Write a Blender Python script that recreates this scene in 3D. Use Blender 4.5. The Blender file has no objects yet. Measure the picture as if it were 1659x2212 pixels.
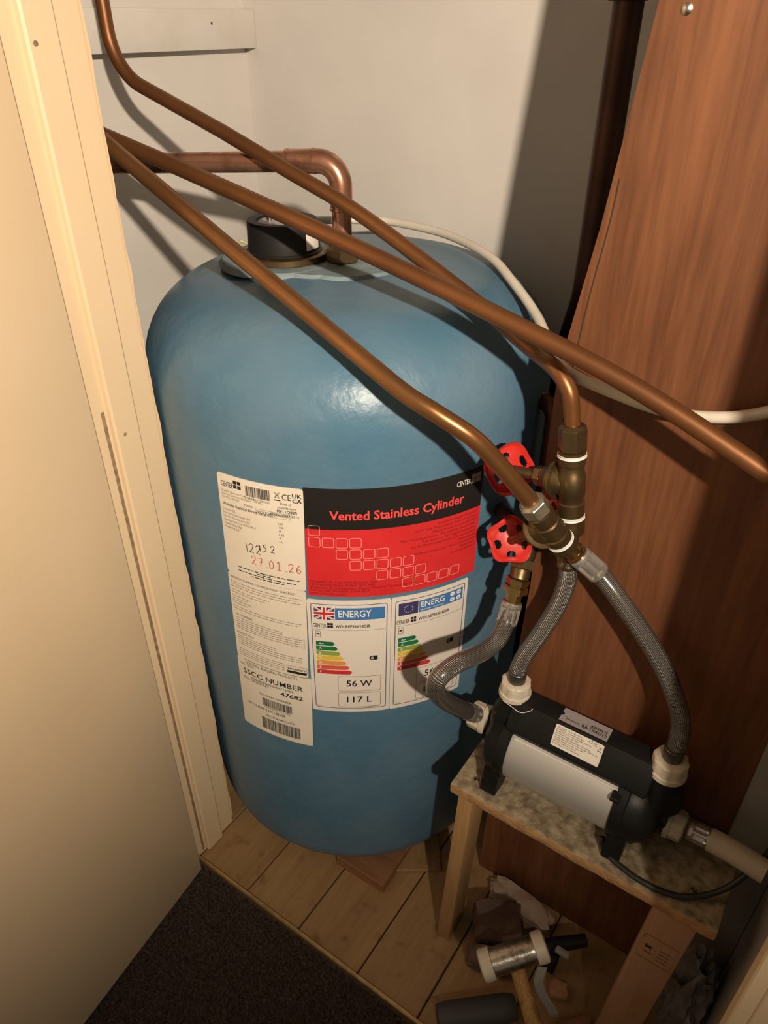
import bpy, bmesh, math, random
from mathutils import Vector, Matrix, noise
random.seed(7)
PI = math.pi
scene = bpy.context.scene
COL = scene.collection
V = Vector

# ------------------------------------------------------------------ camera
cam_d = bpy.data.cameras.new('camera')
cam = bpy.data.objects.new('camera', cam_d)
COL.objects.link(cam)
cam.location = (0, 0, 1.46)
cam.rotation_euler = (math.radians(90 - 33.7), 0, math.radians(34.5))
cam_d.sensor_fit = 'VERTICAL'
cam_d.sensor_height = 24.0
cam_d.lens = 24.0 * 1600.0 / 2212.0
cam_d.clip_start = 0.02
scene.camera = cam

# ------------------------------------------------------------------ world, lamp, exposure
world = bpy.data.worlds.new('world')
scene.world = world
world.use_nodes = True
bgn = world.node_tree.nodes['Background']
bgn.inputs[0].default_value = (1.0, 0.82, 0.62, 1)
bgn.inputs[1].default_value = 0.19

lamp_d = bpy.data.lights.new('hall_ceiling_spot', 'SPOT')
lamp = bpy.data.objects.new('hall_ceiling_spot', lamp_d)
COL.objects.link(lamp)
LAMP = V((0.76, -0.51, 1.98))
lamp.location = LAMP
lamp_d.energy = 270
lamp_d.color = (1.0, 0.845, 0.665)
lamp_d.shadow_soft_size = 0.028
lamp_d.spot_size = math.radians(93)
lamp_d.spot_blend = 1.0
lamp.rotation_euler = (V((-0.62, 0.70, 1.66)) - LAMP).to_track_quat('-Z', 'Y').to_euler()

vs = scene.view_settings
vs.view_transform = 'Standard'
vs.look = 'None'
vs.exposure = 0.0
vs.gamma = 1.0
vs.use_curve_mapping = False


# ------------------------------------------------------------------ materials
def mat(name, col, rough=0.6, metal=0.0, col2=None, scale=30, stretch=(1, 1, 1), bump=0.0,
        bscale=None, spec=0.5, detail=6, cr=(0.35, 0.7), coat=0.0, bdist=0.002, rough2=None, trans=0.0):
    m = bpy.data.materials.new(name)
    m.use_nodes = True
    nt = m.node_tree
    b = nt.nodes['Principled BSDF']
    b.inputs['Base Color'].default_value = (*col, 1)
    b.inputs['Roughness'].default_value = rough
    b.inputs['Metallic'].default_value = metal
    b.inputs['Specular IOR Level'].default_value = spec
    b.inputs['Coat Weight'].default_value = coat
    b.inputs['Transmission Weight'].default_value = trans
    tc = nt.nodes.new('ShaderNodeTexCoord')
    mp = nt.nodes.new('ShaderNodeMapping')
    mp.inputs['Scale'].default_value = stretch
    nt.links.new(tc.outputs['Object'], mp.inputs['Vector'])
    if col2 is not None or rough2 is not None:
        n = nt.nodes.new('ShaderNodeTexNoise')
        n.inputs['Scale'].default_value = scale
        n.inputs['Detail'].default_value = detail
        nt.links.new(mp.outputs[0], n.inputs['Vector'])
        r = nt.nodes.new('ShaderNodeMapRange')
        r.inputs['From Min'].default_value = cr[0]
        r.inputs['From Max'].default_value = cr[1]
        nt.links.new(n.outputs['Fac'], r.inputs['Value'])
        if col2 is not None:
            mx = nt.nodes.new('ShaderNodeMix')
            mx.data_type = 'RGBA'
            mx.inputs['A'].default_value = (*col, 1)
            mx.inputs['B'].default_value = (*col2, 1)
            nt.links.new(r.outputs[0], mx.inputs['Factor'])
            nt.links.new(mx.outputs['Result'], b.inputs['Base Color'])
        if rough2 is not None:
            mr = nt.nodes.new('ShaderNodeMapRange')
            mr.inputs['To Min'].default_value = rough
            mr.inputs['To Max'].default_value = rough2
            nt.links.new(r.outputs[0], mr.inputs['Value'])
            nt.links.new(mr.outputs[0], b.inputs['Roughness'])
    if bump > 0:
        n2 = nt.nodes.new('ShaderNodeTexNoise')
        n2.inputs['Scale'].default_value = bscale or scale
        n2.inputs['Detail'].default_value = 4
        nt.links.new(mp.outputs[0], n2.inputs['Vector'])
        bp = nt.nodes.new('ShaderNodeBump')
        bp.inputs['Strength'].default_value = bump
        bp.inputs['Distance'].default_value = bdist
        nt.links.new(n2.outputs['Fac'], bp.inputs['Height'])
        nt.links.new(bp.outputs[0], b.inputs['Normal'])
    return m


def wood_mat(name, dark, light, axis='Z', scale=18, ring=0.06, rough=0.6, bump=0.15, blotch=None):
    """grain: noise stretched along one axis, with fine streaks on top"""
    m = bpy.data.materials.new(name)
    m.use_nodes = True
    nt = m.node_tree
    b = nt.nodes['Principled BSDF']
    b.inputs['Roughness'].default_value = rough
    tc = nt.nodes.new('ShaderNodeTexCoord')
    mp = nt.nodes.new('ShaderNodeMapping')
    s = [1, 1, 1]
    s['XYZ'.index(axis)] = ring
    mp.inputs['Scale'].default_value = s
    nt.links.new(tc.outputs['Object'], mp.inputs['Vector'])
    n1 = nt.nodes.new('ShaderNodeTexNoise')
    n1.inputs['Scale'].default_value = scale
    n1.inputs['Detail'].default_value = 5
    n1.inputs['Distortion'].default_value = 0.6
    n2 = nt.nodes.new('ShaderNodeTexNoise')
    n2.inputs['Scale'].default_value = scale * 9
    n2.inputs['Detail'].default_value = 3
    for n in (n1, n2):
        nt.links.new(mp.outputs[0], n.inputs['Vector'])
    ad = nt.nodes.new('ShaderNodeMath')
    ad.operation = 'MULTIPLY_ADD'
    ad.inputs[1].default_value = 0.45
    nt.links.new(n2.outputs['Fac'], ad.inputs[0])
    ml = nt.nodes.new('ShaderNodeMath')
    ml.operation = 'MULTIPLY'
    ml.inputs[1].default_value = 0.6
    nt.links.new(n1.outputs['Fac'], ml.inputs[0])
    nt.links.new(ml.outputs[0], ad.inputs[2])
    r = nt.nodes.new('ShaderNodeMapRange')
    r.inputs['From Min'].default_value = 0.36
    r.inputs['From Max'].default_value = 0.68
    nt.links.new(ad.outputs[0], r.inputs['Value'])
    mx = nt.nodes.new('ShaderNodeMix')
    mx.data_type = 'RGBA'
    mx.inputs['A'].default_value = (*dark, 1)
    mx.inputs['B'].default_value = (*light, 1)
    nt.links.new(r.outputs[0], mx.inputs['Factor'])
    out = mx.outputs['Result']
    if blotch:
        n3 = nt.nodes.new('ShaderNodeTexNoise')
        n3.inputs['Scale'].default_value = 26
        n3.inputs['Detail'].default_value = 5
        nt.links.new(tc.outputs['Object'], n3.inputs['Vector'])
        r3 = nt.nodes.new('ShaderNodeMapRange')
        r3.inputs['From Min'].default_value = 0.58
        r3.inputs['From Max'].default_value = 0.75
        nt.links.new(n3.outputs['Fac'], r3.inputs['Value'])
        m3 = nt.nodes.new('ShaderNodeMix')
        m3.data_type = 'RGBA'
        m3.inputs['B'].default_value = (*blotch, 1)
        nt.links.new(r3.outputs[0], m3.inputs['Factor'])
        nt.links.new(out, m3.inputs['A'])
        out = m3.outputs['Result']
    nt.links.new(out, b.inputs['Base Color'])
    bp = nt.nodes.new('ShaderNodeBump')
    bp.inputs['Strength'].default_value = bump
    bp.inputs['Distance'].default_value = 0.001
    nt.links.new(ad.outputs[0], bp.inputs['Height'])
    nt.links.new(bp.outputs[0], b.inputs['Normal'])
    return m


def braid_mat():
    """clear-sleeved steel braid: crossing strands from the hose's own UVs"""
    m = bpy.data.materials.new('steel_braid')
    m.use_nodes = True
    nt = m.node_tree
    b = nt.nodes['Principled BSDF']
    uv = nt.nodes.new('ShaderNodeUVMap')
    sp = nt.nodes.new('ShaderNodeSeparateXYZ')
    nt.links.new(uv.outputs[0], sp.inputs[0])

    def lin(a, c):
        x = nt.nodes.new('ShaderNodeMath'); x.operation = 'MULTIPLY'; x.inputs[1].default_value = a
        nt.links.new(sp.outputs[0], x.inputs[0])
        y = nt.nodes.new('ShaderNodeMath'); y.operation = 'MULTIPLY_ADD'; y.inputs[1].default_value = c
        nt.links.new(sp.outputs[1], y.inputs[0])
        nt.links.new(x.outputs[0], y.inputs[2])
        s = nt.nodes.new('ShaderNodeMath'); s.operation = 'SINE'
        nt.links.new(y.outputs[0], s.inputs[0])
        return s.outputs[0]
    w1, w2 = lin(2 * PI * 16, 1500.0), lin(-2 * PI * 16, 1500.0)
    mu = nt.nodes.new('ShaderNodeMath'); mu.operation = 'MULTIPLY'
    nt.links.new(w1, mu.inputs[0]); nt.links.new(w2, mu.inputs[1])
    r = nt.nodes.new('ShaderNodeMapRange')
    r.inputs['From Min'].default_value = -0.7
    r.inputs['From Max'].default_value = 0.8
    nt.links.new(mu.outputs[0], r.inputs['Value'])
    mx = nt.nodes.new('ShaderNodeMix'); mx.data_type = 'RGBA'
    mx.inputs['A'].default_value = (0.085, 0.078, 0.070, 1)
    mx.inputs['B'].default_value = (0.30, 0.28, 0.255, 1)
    nt.links.new(r.outputs[0], mx.inputs['Factor'])
    nt.links.new(mx.outputs['Result'], b.inputs['Base Color'])
    b.inputs['Metallic'].default_value = 0.75
    b.inputs['Roughness'].default_value = 0.34
    b.inputs['Coat Weight'].default_value = 0.6
    b.inputs['Coat Roughness'].default_value = 0.2
    bp = nt.nodes.new('ShaderNodeBump')
    bp.inputs['Strength'].default_value = 0.8
    bp.inputs['Distance'].default_value = 0.0012
    nt.links.new(r.outputs[0], bp.inputs['Height'])
    nt.links.new(bp.outputs[0], b.inputs['Normal'])
    return m


M = {}
M['wall'] = mat('wall_emulsion', (0.58, 0.54, 0.50), 0.7, col2=(0.64, 0.60, 0.55), scale=5, bump=0.12, bscale=60, bdist=0.0015)
M['wall_shaded'] = mat('shaded_plaster', (0.30, 0.28, 0.25), 0.85, col2=(0.24, 0.22, 0.19), scale=9, bump=0.2, bscale=40)  # grey plaster darkened in colour for the shade at the right
M['cream'] = mat('cream_gloss_paint', (0.70, 0.535, 0.345), 0.36, col2=(0.73, 0.565, 0.37), scale=4, bump=0.10, bscale=26, bdist=0.002)
M['paint_crack'] = mat('dark_paint_gap', (0.20, 0.13, 0.07), 0.8, col2=(0.34, 0.25, 0.15), scale=90)
M['white_paint'] = mat('white_batten_paint', (0.63, 0.59, 0.54), 0.5, col2=(0.58, 0.54, 0.48), scale=20, bump=0.15, bscale=70, bdist=0.001)
M['foam'] = mat('blue_foam_skin', (0.070, 0.160, 0.242), 0.34, col2=(0.108, 0.188, 0.258), scale=7, detail=8, bump=0.5, bscale=42, bdist=0.0035, spec=0.45, rough2=0.5)
M['foam_grey'] = mat('grey_foam_overspill', (0.24, 0.30, 0.32), 0.6, col2=(0.16, 0.23, 0.26), scale=30, bump=0.4, bscale=60, bdist=0.003)
M['copper_gold'] = mat('polished_old_copper', (0.27, 0.125, 0.045), 0.30, 0.72, col2=(0.19, 0.085, 0.032), scale=9, rough2=0.45, bump=0.05, bscale=40)
M['copper'] = mat('aged_copper', (0.215, 0.088, 0.031), 0.38, 0.62, col2=(0.145, 0.057, 0.021), scale=9, stretch=(1, 1, 1), bump=0.05, bscale=40, rough2=0.5)
M['copper_new'] = mat('bright_copper', (0.56, 0.28, 0.18), 0.24, 0.8, col2=(0.20, 0.09, 0.055), scale=24, rough2=0.48, cr=(0.42, 0.66))
M['copper_shaded'] = mat('shaded_copper', (0.085, 0.036, 0.020), 0.5, 0.6, col2=(0.05, 0.022, 0.013), scale=14)  # copper with shade put into its colour, for the runs at the back
M['brass_old'] = mat('tarnished_brass', (0.175, 0.115, 0.052), 0.36, 0.85, col2=(0.11, 0.075, 0.036), scale=60, bump=0.12, bscale=120, rough2=0.5)
M['brass'] = mat('brass', (0.40, 0.27, 0.10), 0.27, 0.95, col2=(0.27, 0.17, 0.06), scale=50)
M['nickel'] = mat('nickel_plate', (0.48, 0.42, 0.33), 0.28, 0.75, col2=(0.34, 0.28, 0.20), scale=40)
M['chrome'] = mat('crimp_steel', (0.60, 0.56, 0.51), 0.22, 0.75, col2=(0.42, 0.39, 0.35), scale=40)
M['braid'] = braid_mat()
M['cuff'] = mat('dark_crimp_steel', (0.14, 0.125, 0.11), 0.35, 0.8)
M['ptfe'] = mat('white_ptfe_tape', (0.72, 0.70, 0.66), 0.5, bump=0.5, bscale=200, bdist=0.001)
M['red'] = mat('red_enamel', (0.58, 0.030, 0.022), 0.30, col2=(0.50, 0.024, 0.018), scale=30, coat=0.3)
M['black'] = mat('black_plastic', (0.008, 0.0078, 0.0072), 0.42, col2=(0.012, 0.0117, 0.011), scale=30, spec=0.22, bump=0.04, bscale=300, bdist=0.0005)
M['black_matt'] = mat('black_moulding', (0.011, 0.0105, 0.010), 0.55, spec=0.3)
M['alu'] = mat('silver_motor_shell', (0.56, 0.54, 0.51), 0.42, 0.55)
M['nylon'] = mat('white_nylon', (0.62, 0.56, 0.45), 0.45, col2=(0.55, 0.48, 0.36), scale=40)
M['nylon_dark'] = mat('grey_white_nylon', (0.40, 0.37, 0.28), 0.5)
M['pipe_cream'] = mat('cream_foam_hose', (0.46, 0.40, 0.31), 0.55, col2=(0.42, 0.36, 0.27), scale=20)
M['cable_white'] = mat('white_flex', (0.66, 0.59, 0.50), 0.4, col2=(0.60, 0.54, 0.45), scale=30)
M['cable_black'] = mat('black_flex', (0.02, 0.02, 0.02), 0.45)
M['ply'] = wood_mat('red_brown_plywood', (0.105, 0.037, 0.0145), (0.210, 0.081, 0.033), 'Z', 16, 0.07, 0.48, 0.12)
M['pine'] = wood_mat('planed_pine', (0.34, 0.19, 0.08), (0.47, 0.29, 0.13), 'Z', 26, 0.06, 0.5, 0.1)
M['pine_red'] = wood_mat('rough_pine_leg', (0.36, 0.20, 0.115), (0.46, 0.27, 0.16), 'Z', 26, 0.06, 0.6, 0.15)
M['board'] = wood_mat('old_floorboard', (0.29, 0.165, 0.066), (0.40, 0.245, 0.11), 'Y', 14, 0.07, 0.62, 0.15, blotch=(0.20, 0.105, 0.04))
M['block'] = wood_mat('timber_block', (0.20, 0.09, 0.038), (0.32, 0.155, 0.07), 'X', 30, 0.08, 0.6, 0.15)
M['chip'] = mat('weathered_board', (0.36, 0.29, 0.19), 0.85, col2=(0.15, 0.115, 0.068), scale=75, detail=8, bump=0.8, bscale=110, bdist=0.003, cr=(0.36, 0.66))
M['chip_edge'] = mat('sawn_board_edge', (0.46, 0.27, 0.12), 0.85, col2=(0.34, 0.18, 0.075), scale=60, bump=0.9, bscale=120, bdist=0.003)
M['carpet'] = mat('dark_carpet', (0.110, 0.080, 0.060), 0.95, col2=(0.050, 0.037, 0.028), scale=190, spec=0.1, cr=(0.3, 0.7))
M['gap'] = mat('dark_subfloor', (0.035, 0.022, 0.012), 0.9)
M['thresh'] = mat('threshold_edge', (0.62, 0.42, 0.18), 0.32, 0.6, col2=(0.44, 0.29, 0.12), scale=60)
M['paper'] = mat('label_paper', (0.74, 0.67, 0.56), 0.45, col2=(0.70, 0.63, 0.52), scale=14, bump=0.25, bscale=24, bdist=0.002)
M['paper2'] = mat('energy_paper', (0.70, 0.64, 0.57), 0.42, bump=0.18, bscale=24, bdist=0.002)
M['ink'] = mat('black_ink', (0.016, 0.014, 0.013), 0.5)
M['ink_soft'] = mat('grey_ink', (0.15, 0.125, 0.10), 0.5)
M['label_black'] = mat('label_black', (0.016, 0.014, 0.013), 0.35)
M['label_red'] = mat('label_red', (0.62, 0.028, 0.030), 0.4, col2=(0.56, 0.022, 0.026), scale=20)
M['ink_darkred'] = mat('dark_red_ink', (0.17, 0.010, 0.010), 0.5)
M['ink_red'] = mat('red_title_ink', (0.80, 0.075, 0.07), 0.4)
M['pen_red'] = mat('red_pen', (0.50, 0.05, 0.05), 0.5)
M['ink_white'] = mat('white_ink', (0.80, 0.76, 0.70), 0.45)
M['ink_pink'] = mat('pale_outline_ink', (0.85, 0.55, 0.48), 0.45)
M['ink_grey'] = mat('warm_grey_ink', (0.42, 0.36, 0.30), 0.45)
M['blue'] = mat('energy_blue', (0.050, 0.175, 0.42), 0.4)
M['navy'] = mat('border_navy', (0.035, 0.075, 0.17), 0.4)
M['flagblue'] = mat('flag_navy', (0.045, 0.040, 0.12), 0.4)
M['flagred'] = mat('flag_red', (0.55, 0.03, 0.035), 0.4)
E7 = [(0.012, 0.13, 0.055), (0.012, 0.16, 0.055), (0.26, 0.33, 0.045), (0.66, 0.47, 0.05), (0.66, 0.27, 0.06), (0.60, 0.10, 0.05), (0.52, 0.035, 0.035)]
for i, c in enumerate(E7):
    M['e%d' % i] = mat('energy_band_%d' % i, c, 0.4)
M['lab_grey'] = mat('pump_label_grey', (0.34, 0.30, 0.30), 0.4)
M['lab_white'] = mat('pump_label_white', (0.76, 0.70, 0.62), 0.4)
M['cap_disc'] = mat('lilac_grey_disc', (0.42, 0.38, 0.40), 0.5)
M['hsteel'] = mat('hammer_steel', (0.42, 0.38, 0.32), 0.28, 0.95, col2=(0.16, 0.13, 0.10), scale=90, bump=0.35, bscale=160, bdist=0.001, cr=(0.45, 0.75))
M['hwood'] = wood_mat('hickory_handle', (0.30, 0.15, 0.045), (0.66, 0.40, 0.15), 'Z', 60, 0.08, 0.5, 0.2)
M['brick'] = mat('dusty_brick', (0.17, 0.098, 0.070), 0.9, col2=(0.11, 0.065, 0.048), scale=24, bump=0.7, bscale=60, bdist=0.004)
M['plaster'] = mat('pink_plaster', (0.42, 0.27, 0.19), 0.9, col2=(0.52, 0.40, 0.31), scale=30, bump=0.8, bscale=50, bdist=0.004)
M['shard'] = mat('orange_brick', (0.46, 0.21, 0.12), 0.9, col2=(0.52, 0.30, 0.20), scale=60, bump=0.6, bscale=70)
M['greybar'] = mat('grey_rubber_tube', (0.055, 0.055, 0.055), 0.55, bump=0.3, bscale=60)
M['greyplastic'] = mat('grey_plastic', (0.30, 0.29, 0.27), 0.45)
M['bag'] = mat('grey_polythene', (0.30, 0.27, 0.24), 0.35, col2=(0.17, 0.15, 0.13), scale=16, bump=0.5, bscale=30, bdist=0.006)
M['steel'] = mat('screw_steel', (0.55, 0.52, 0.46), 0.3, 1.0)
M['stamp'] = mat('timber_stamp_ink', (0.14, 0.075, 0.045), 0.7)
M['verdigris'] = mat('verdigris', (0.12, 0.20, 0.10), 0.8, col2=(0.2, 0.12, 0.06), scale=200)


# ------------------------------------------------------------------ mesh helpers
def link(name, me, m, parent=None):
    o = bpy.data.objects.new(name, me)
    COL.objects.link(o)
    if m is not None and not me.materials:
        me.materials.append(m)
    if parent is not None:
        o.parent = parent
        if parent.parent is None:
            o.location = -parent.location
    return o


def build(name, bm, m, parent=None, smooth=True, ang=35):
    me = bpy.data.meshes.new(name)
    bmesh.ops.recalc_face_normals(bm, faces=bm.faces)
    if smooth:
        for f in bm.faces:
            f.smooth = True
        lim = math.radians(ang)
        for e in bm.edges:
            if len(e.link_faces) == 2 and e.calc_face_angle(0) > lim:
                e.smooth = False
    bm.to_mesh(me)
    bm.free()
    return link(name, me, m, parent)


def thing(name, label, cat, loc, group=None):
    o = bpy.data.objects.new(name, None)
    COL.objects.link(o)
    o.location = loc
    o.empty_display_size = 0.02
    o['label'] = label
    o['category'] = cat
    if group:
        o['group'] = group
    return o


def tag(o, label, cat, kind=None):
    o['label'] = label
    o['category'] = cat
    if kind:
        o['kind'] = kind
    return o


def struct(o, label=None):
    o['kind'] = 'structure'
    if label:
        o['label'] = label
    return o


def B():
    return bmesh.new()


def box(bm, x0, x1, y0, y1, z0, z1, bev=0.0, seg=2):
    r = bmesh.ops.create_cube(bm, size=1.0)
    vs_ = r['verts']
    for v in vs_:
        v.co = V((x0 + (v.co.x + .5) * (x1 - x0), y0 + (v.co.y + .5) * (y1 - y0), z0 + (v.co.z + .5) * (z1 - z0)))
    if bev > 0:
        es = list({e for v in vs_ for e in v.link_edges})
        bmesh.ops.bevel(bm, geom=es, offset=bev, segments=seg, affect='EDGES', profile=0.5)
    return bm


def frame(d):
    d = V(d).normalized()
    a = V((0, 0, 1)) if abs(d.z) < 0.9 else V((1, 0, 0))
    x = d.cross(a).normalized()
    y = d.cross(x).normalized()
    return d, x, y


def lathe(bm, p0, d, prof, seg=32, close=True, phase=0.0):
    """profile (distance along d, radius) turned about the axis p0 + t d"""
    d, x, y = frame(d)
    p0 = V(p0)
    rings = []
    for t, r in prof:
        c = p0 + d * t
        rings.append([bm.verts.new(c + (x * math.cos(a) + y * math.sin(a)) * r)
                      for a in [phase + 2 * PI * k / seg for k in range(seg)]])
    for i in range(len(rings) - 1):
        for k in range(seg):
            k2 = (k + 1) % seg
            bm.faces.new((rings[i][k], rings[i][k2], rings[i + 1][k2], rings[i + 1][k]))
    if close:
        bm.faces.new(rings[0])
        bm.faces.new(list(reversed(rings[-1])))
    return bm


def hexnut(bm, p0, d, length, r, seg=6, phase=0.2, hole=None):
    c = r * 0.10
    lathe(bm, p0, d, [(0, r * 0.9), (c, r), (length - c, r), (length, r * 0.9)], seg, True, phase)
    return bm


def catmull(pts, n=10):
    P = [V(p) for p in pts]
    P = [P[0] * 2 - P[1]] + P + [P[-1] * 2 - P[-2]]
    out = []
    for i in range(1, len(P) - 2):
        a, b, c, d = P[i - 1], P[i], P[i + 1], P[i + 2]
        for k in range(n):
            t = k / n
            out.append(0.5 * ((2 * b) + (c - a) * t + (2 * a - 5 * b + 4 * c - d) * t * t + (3 * b - a - 3 * c + d) * t ** 3))
    out.append(P[-2])
    return out


def rounded(pts, rad, n=10):
    P = [V(p) for p in pts]
    out = [P[0]]
    for i in range(1, len(P) - 1):
        r = rad[i - 1] if isinstance(rad, (list, tuple)) else rad
        a = (P[i - 1] - P[i]).normalized()
        b = (P[i + 1] - P[i]).normalized()
        th = a.angle(b)
        t = r / math.tan(th / 2)
        p, q = P[i] + a * t, P[i] + b * t
        c = P[i] + (a + b).normalized() * (r / math.sin(th / 2))
        u = (p - c)
        w = (q - c)
        om = u.angle(w)
        for k in range(n + 1):
            f_ = k / n
            out.append(c + (u * math.sin((1 - f_) * om) + w * math.sin(f_ * om)) / math.sin(om))
    out.append(P[-1])
    return out


def tube(bm, pts, r, seg=16, caps=True, uv=False):
    P = [V(p) for p in pts]
    rr = r if callable(r) else (lambda s: r)
    L = [0.0]
    for i in range(1, len(P)):
        L.append(L[-1] + (P[i] - P[i - 1]).length)
    t0 = (P[1] - P[0]).normalized()
    _, x, y = frame(t0)
    rings = []
    for i in range(len(P)):
        if i == 0:
            t = t0
        elif i == len(P) - 1:
            t = (P[i] - P[i - 1]).normalized()
        else:
            t = (P[i + 1] - P[i - 1]).normalized()
        x = (x - t * x.dot(t)).normalized()
        y = t.cross(x)
        rad = rr(L[i] / L[-1])
        rings.append([bm.verts.new(P[i] + (x * math.cos(2 * PI * k / seg) + y * math.sin(2 * PI * k / seg)) * rad) for k in range(seg)])
    lay = bm.loops.layers.uv.verify() if uv else None
    for i in range(len(P) - 1):
        for k in range(seg):
            k2 = (k + 1) % seg
            f = bm.faces.new((rings[i][k], rings[i][k2], rings[i + 1][k2], rings[i + 1][k]))
            if lay:
                for lp, (uu, vv) in zip(f.loops, ((k / seg, L[i]), ((k + 1) / seg, L[i]), ((k + 1) / seg, L[i + 1]), (k / seg, L[i + 1]))):
                    lp[lay].uv = (uu, vv)
    if caps:
        bm.faces.new(list(reversed(rings[0])))
        bm.faces.new(rings[-1])
    return bm


def prism(bm, poly, axis, a0, a1):
    """polygon in the other two axes, extruded along axis from a0 to a1"""
    def pt(p, a):
        if axis == 'X':
            return V((a, p[0], p[1]))
        if axis == 'Y':
            return V((p[0], a, p[1]))
        return V((p[0], p[1], a))
    v0 = [bm.verts.new(pt(p, a0)) for p in poly]
    v1 = [bm.verts.new(pt(p, a1)) for p in poly]
    n = len(poly)
    bm.faces.new(v0)
    bm.faces.new(list(reversed(v1)))
    for i in range(n):
        j = (i + 1) % n
        bm.faces.new((v0[i], v1[i], v1[j], v0[j]))
    return bm


def rubble(bm, c, size, seed, sub=2, amp=0.28, rot=0.0, square=0.0):
    r = bmesh.ops.create_icosphere(bm, subdivisions=sub, radius=1.0)
    R = Matrix.Rotation(rot, 3, 'Z')
    for v in r['verts']:
        p = v.co.copy()
        if square:
            m_ = max(abs(p.x), abs(p.y), abs(p.z))
            p = p.lerp(p / m_ * 0.8, square)
        k = 1 + amp * noise.noise(p * 1.7 + V((seed * 3.1, seed, 0)))
        p = p * k
        p = V((p.x * size[0], p.y * size[1], p.z * size[2]))
        v.co = R @ p + V(c)
    return bm


# ================================================================== THE SETTING
XL, YB = -1.205, 1.27
# walls
struct(build('wall_back', box(B(), -1.33, 0.9, YB, YB + 0.1, 0, 2.4), M['wall']), 'white painted back wall behind the cylinder')
struct(build('wall_left', box(B(), XL - 0.1, XL, 0.50, YB, 0, 2.4), M['wall']), 'white painted side wall with the batten on it')
bm = B()
box(bm, XL, -0.86, 0.505, 0.60, 0, 2.4)
struct(build('wall_front_left', bm, M['wall']))
bm = B()
box(bm, 0.140, 0.95, 0.505, 0.60, 0, 2.4)
struct(build('wall_front_right', bm, M['wall']))
bm = B()
box(bm, -0.86, 0.140, 0.505, 0.60, 2.02, 2.4)
struct(build('wall_above_door', bm, M['wall']))
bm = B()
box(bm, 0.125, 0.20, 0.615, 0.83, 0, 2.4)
struct(build('wall_right', bm, M['wall_shaded']), 'grey plaster return wall with painted-in shade beside the plywood')
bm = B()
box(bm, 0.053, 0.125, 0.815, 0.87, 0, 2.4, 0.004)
struct(build('wall_nib', bm, M['wall_shaded']))
struct(build('ceiling', box(B(), -1.31, 0.95, 0.505, 1.37, 2.4, 2.45), M['wall']))

# floor: dark sub-floor with boards as parts
fl = struct(build('floor', box(B(), -1.31, 0.95, 0.51, 1.30, -0.06, -0.024), M['gap']), 'old pine floorboards of the cupboard')
gaps = [-1.205, -1.09, -0.957, -0.823, -0.690, -0.5575, -0.416, -0.2855, -0.150, -0.015, 0.12]
for i in range(len(gaps) - 1):
    g = 0.0022 if i not in (5, 6) else 0.0032
    bm = B()
    box(bm, gaps[i] + g * .5, gaps[i + 1] - g * .5, 0.516, 1.268, -0.022, -0.0008 * (i % 3), 0.0016, 1)
    o = build('plank', bm, M['board'], fl)
    o.location = (0, 0, 0)

# carpet: ground cloth with upright tufts in the part in view
bm = B()
for (x0, x1, y0, y1) in ((-1.3, 1.3, -1.5, 0.507),):
    a = [bm.verts.new(p) for p in ((x0, y0, 0.0), (x1, y0, 0.0), (x1, y1, 0.0), (x0, y1, 0.0), (x0, y0, -0.02), (x1, y0, -0.02), (x1, y1, -0.02), (x0, y1, -0.02))]
    for q in ((0, 1, 2, 3), (4, 7, 6, 5), (0, 4, 5, 1), (1, 5, 6, 2), (2, 6, 7, 3), (3, 7, 4, 0)):
        bm.faces.new([a[k] for k in q])
pitch = 0.0034
nx, ny = int(0.56 / pitch), int(0.44 / pitch)
for ix in range(nx):
    for iy in range(ny):
        x = -0.80 + (ix + random.random()) * pitch
        y = 0.065 + (iy + random.random()) * pitch
        if y > 0.503:
            continue
        r = 0.0021
        h = 0.005 + 0.004 * random.random()
        a0 = random.random() * 6.28
        top = bm.verts.new((x + random.uniform(-.003, .003), y + random.uniform(-.003, .003), h))
        q = [bm.verts.new((x + r * math.cos(a0 + k * 2.094), y + r * math.sin(a0 + k * 2.094), 0.0005)) for k in range(3)]
        for k in range(3):
            bm.faces.new((q[k], q[(k + 1) % 3], top))
me = bpy.data.meshes.new('carpet')
bm.to_mesh(me)
bm.free()
tag(link('carpet', me, M['carpet']), 'dark brown cut-pile carpet outside the cupboard door', 'carpet', 'stuff')

# threshold strip
bm = B()
prism(bm, [(0.5075, -0.02), (0.5075, 0.008), (0.5095, 0.0105), (0.513, 0.0105), (0.516, 0.004), (0.516, -0.02)], 'X', -0.822, 0.12)
struct(build('trim_1', bm, M['thresh'], smooth=False), 'thin pale threshold strip between the carpet and the boards')

# left jamb: lining, door stop, bead and the dark paint gap between them
XJ = -0.822
bm = B()
box(bm, XJ - 0.03, XJ, 0.500, 0.614, 0.002, 2.02, 0.002, 1)
j = build('trim_2', bm, M['cream'])
struct(j, 'cream painted door jamb beside the open door')
bm = B()
prism(bm, [(0.534, XJ - 0.001), (0.5355, XJ + 0.006), (0.5385, XJ + 0.0085), (0.5735, XJ + 0.0085), (0.5765, XJ + 0.006), (0.5765, XJ - 0.001)], 'Z', 0.004, 2.02)
for v in bm.verts:
    v.co = V((v.co.y, v.co.x, v.co.z))
o = build('door_stop', bm, M['cream'], j)
o.location = (0, 0, 0)
bm = B()
prism(bm, [(XJ - 0.001, 0.5255), (XJ + 0.0012, 0.5255), (XJ + 0.0012, 0.5303), (XJ - 0.001, 0.5303)], 'Z', 0.01, 1.02)
o = build('paint_gap', bm, M['paint_crack'], j)
o.location = (0, 0, 0)
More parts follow.
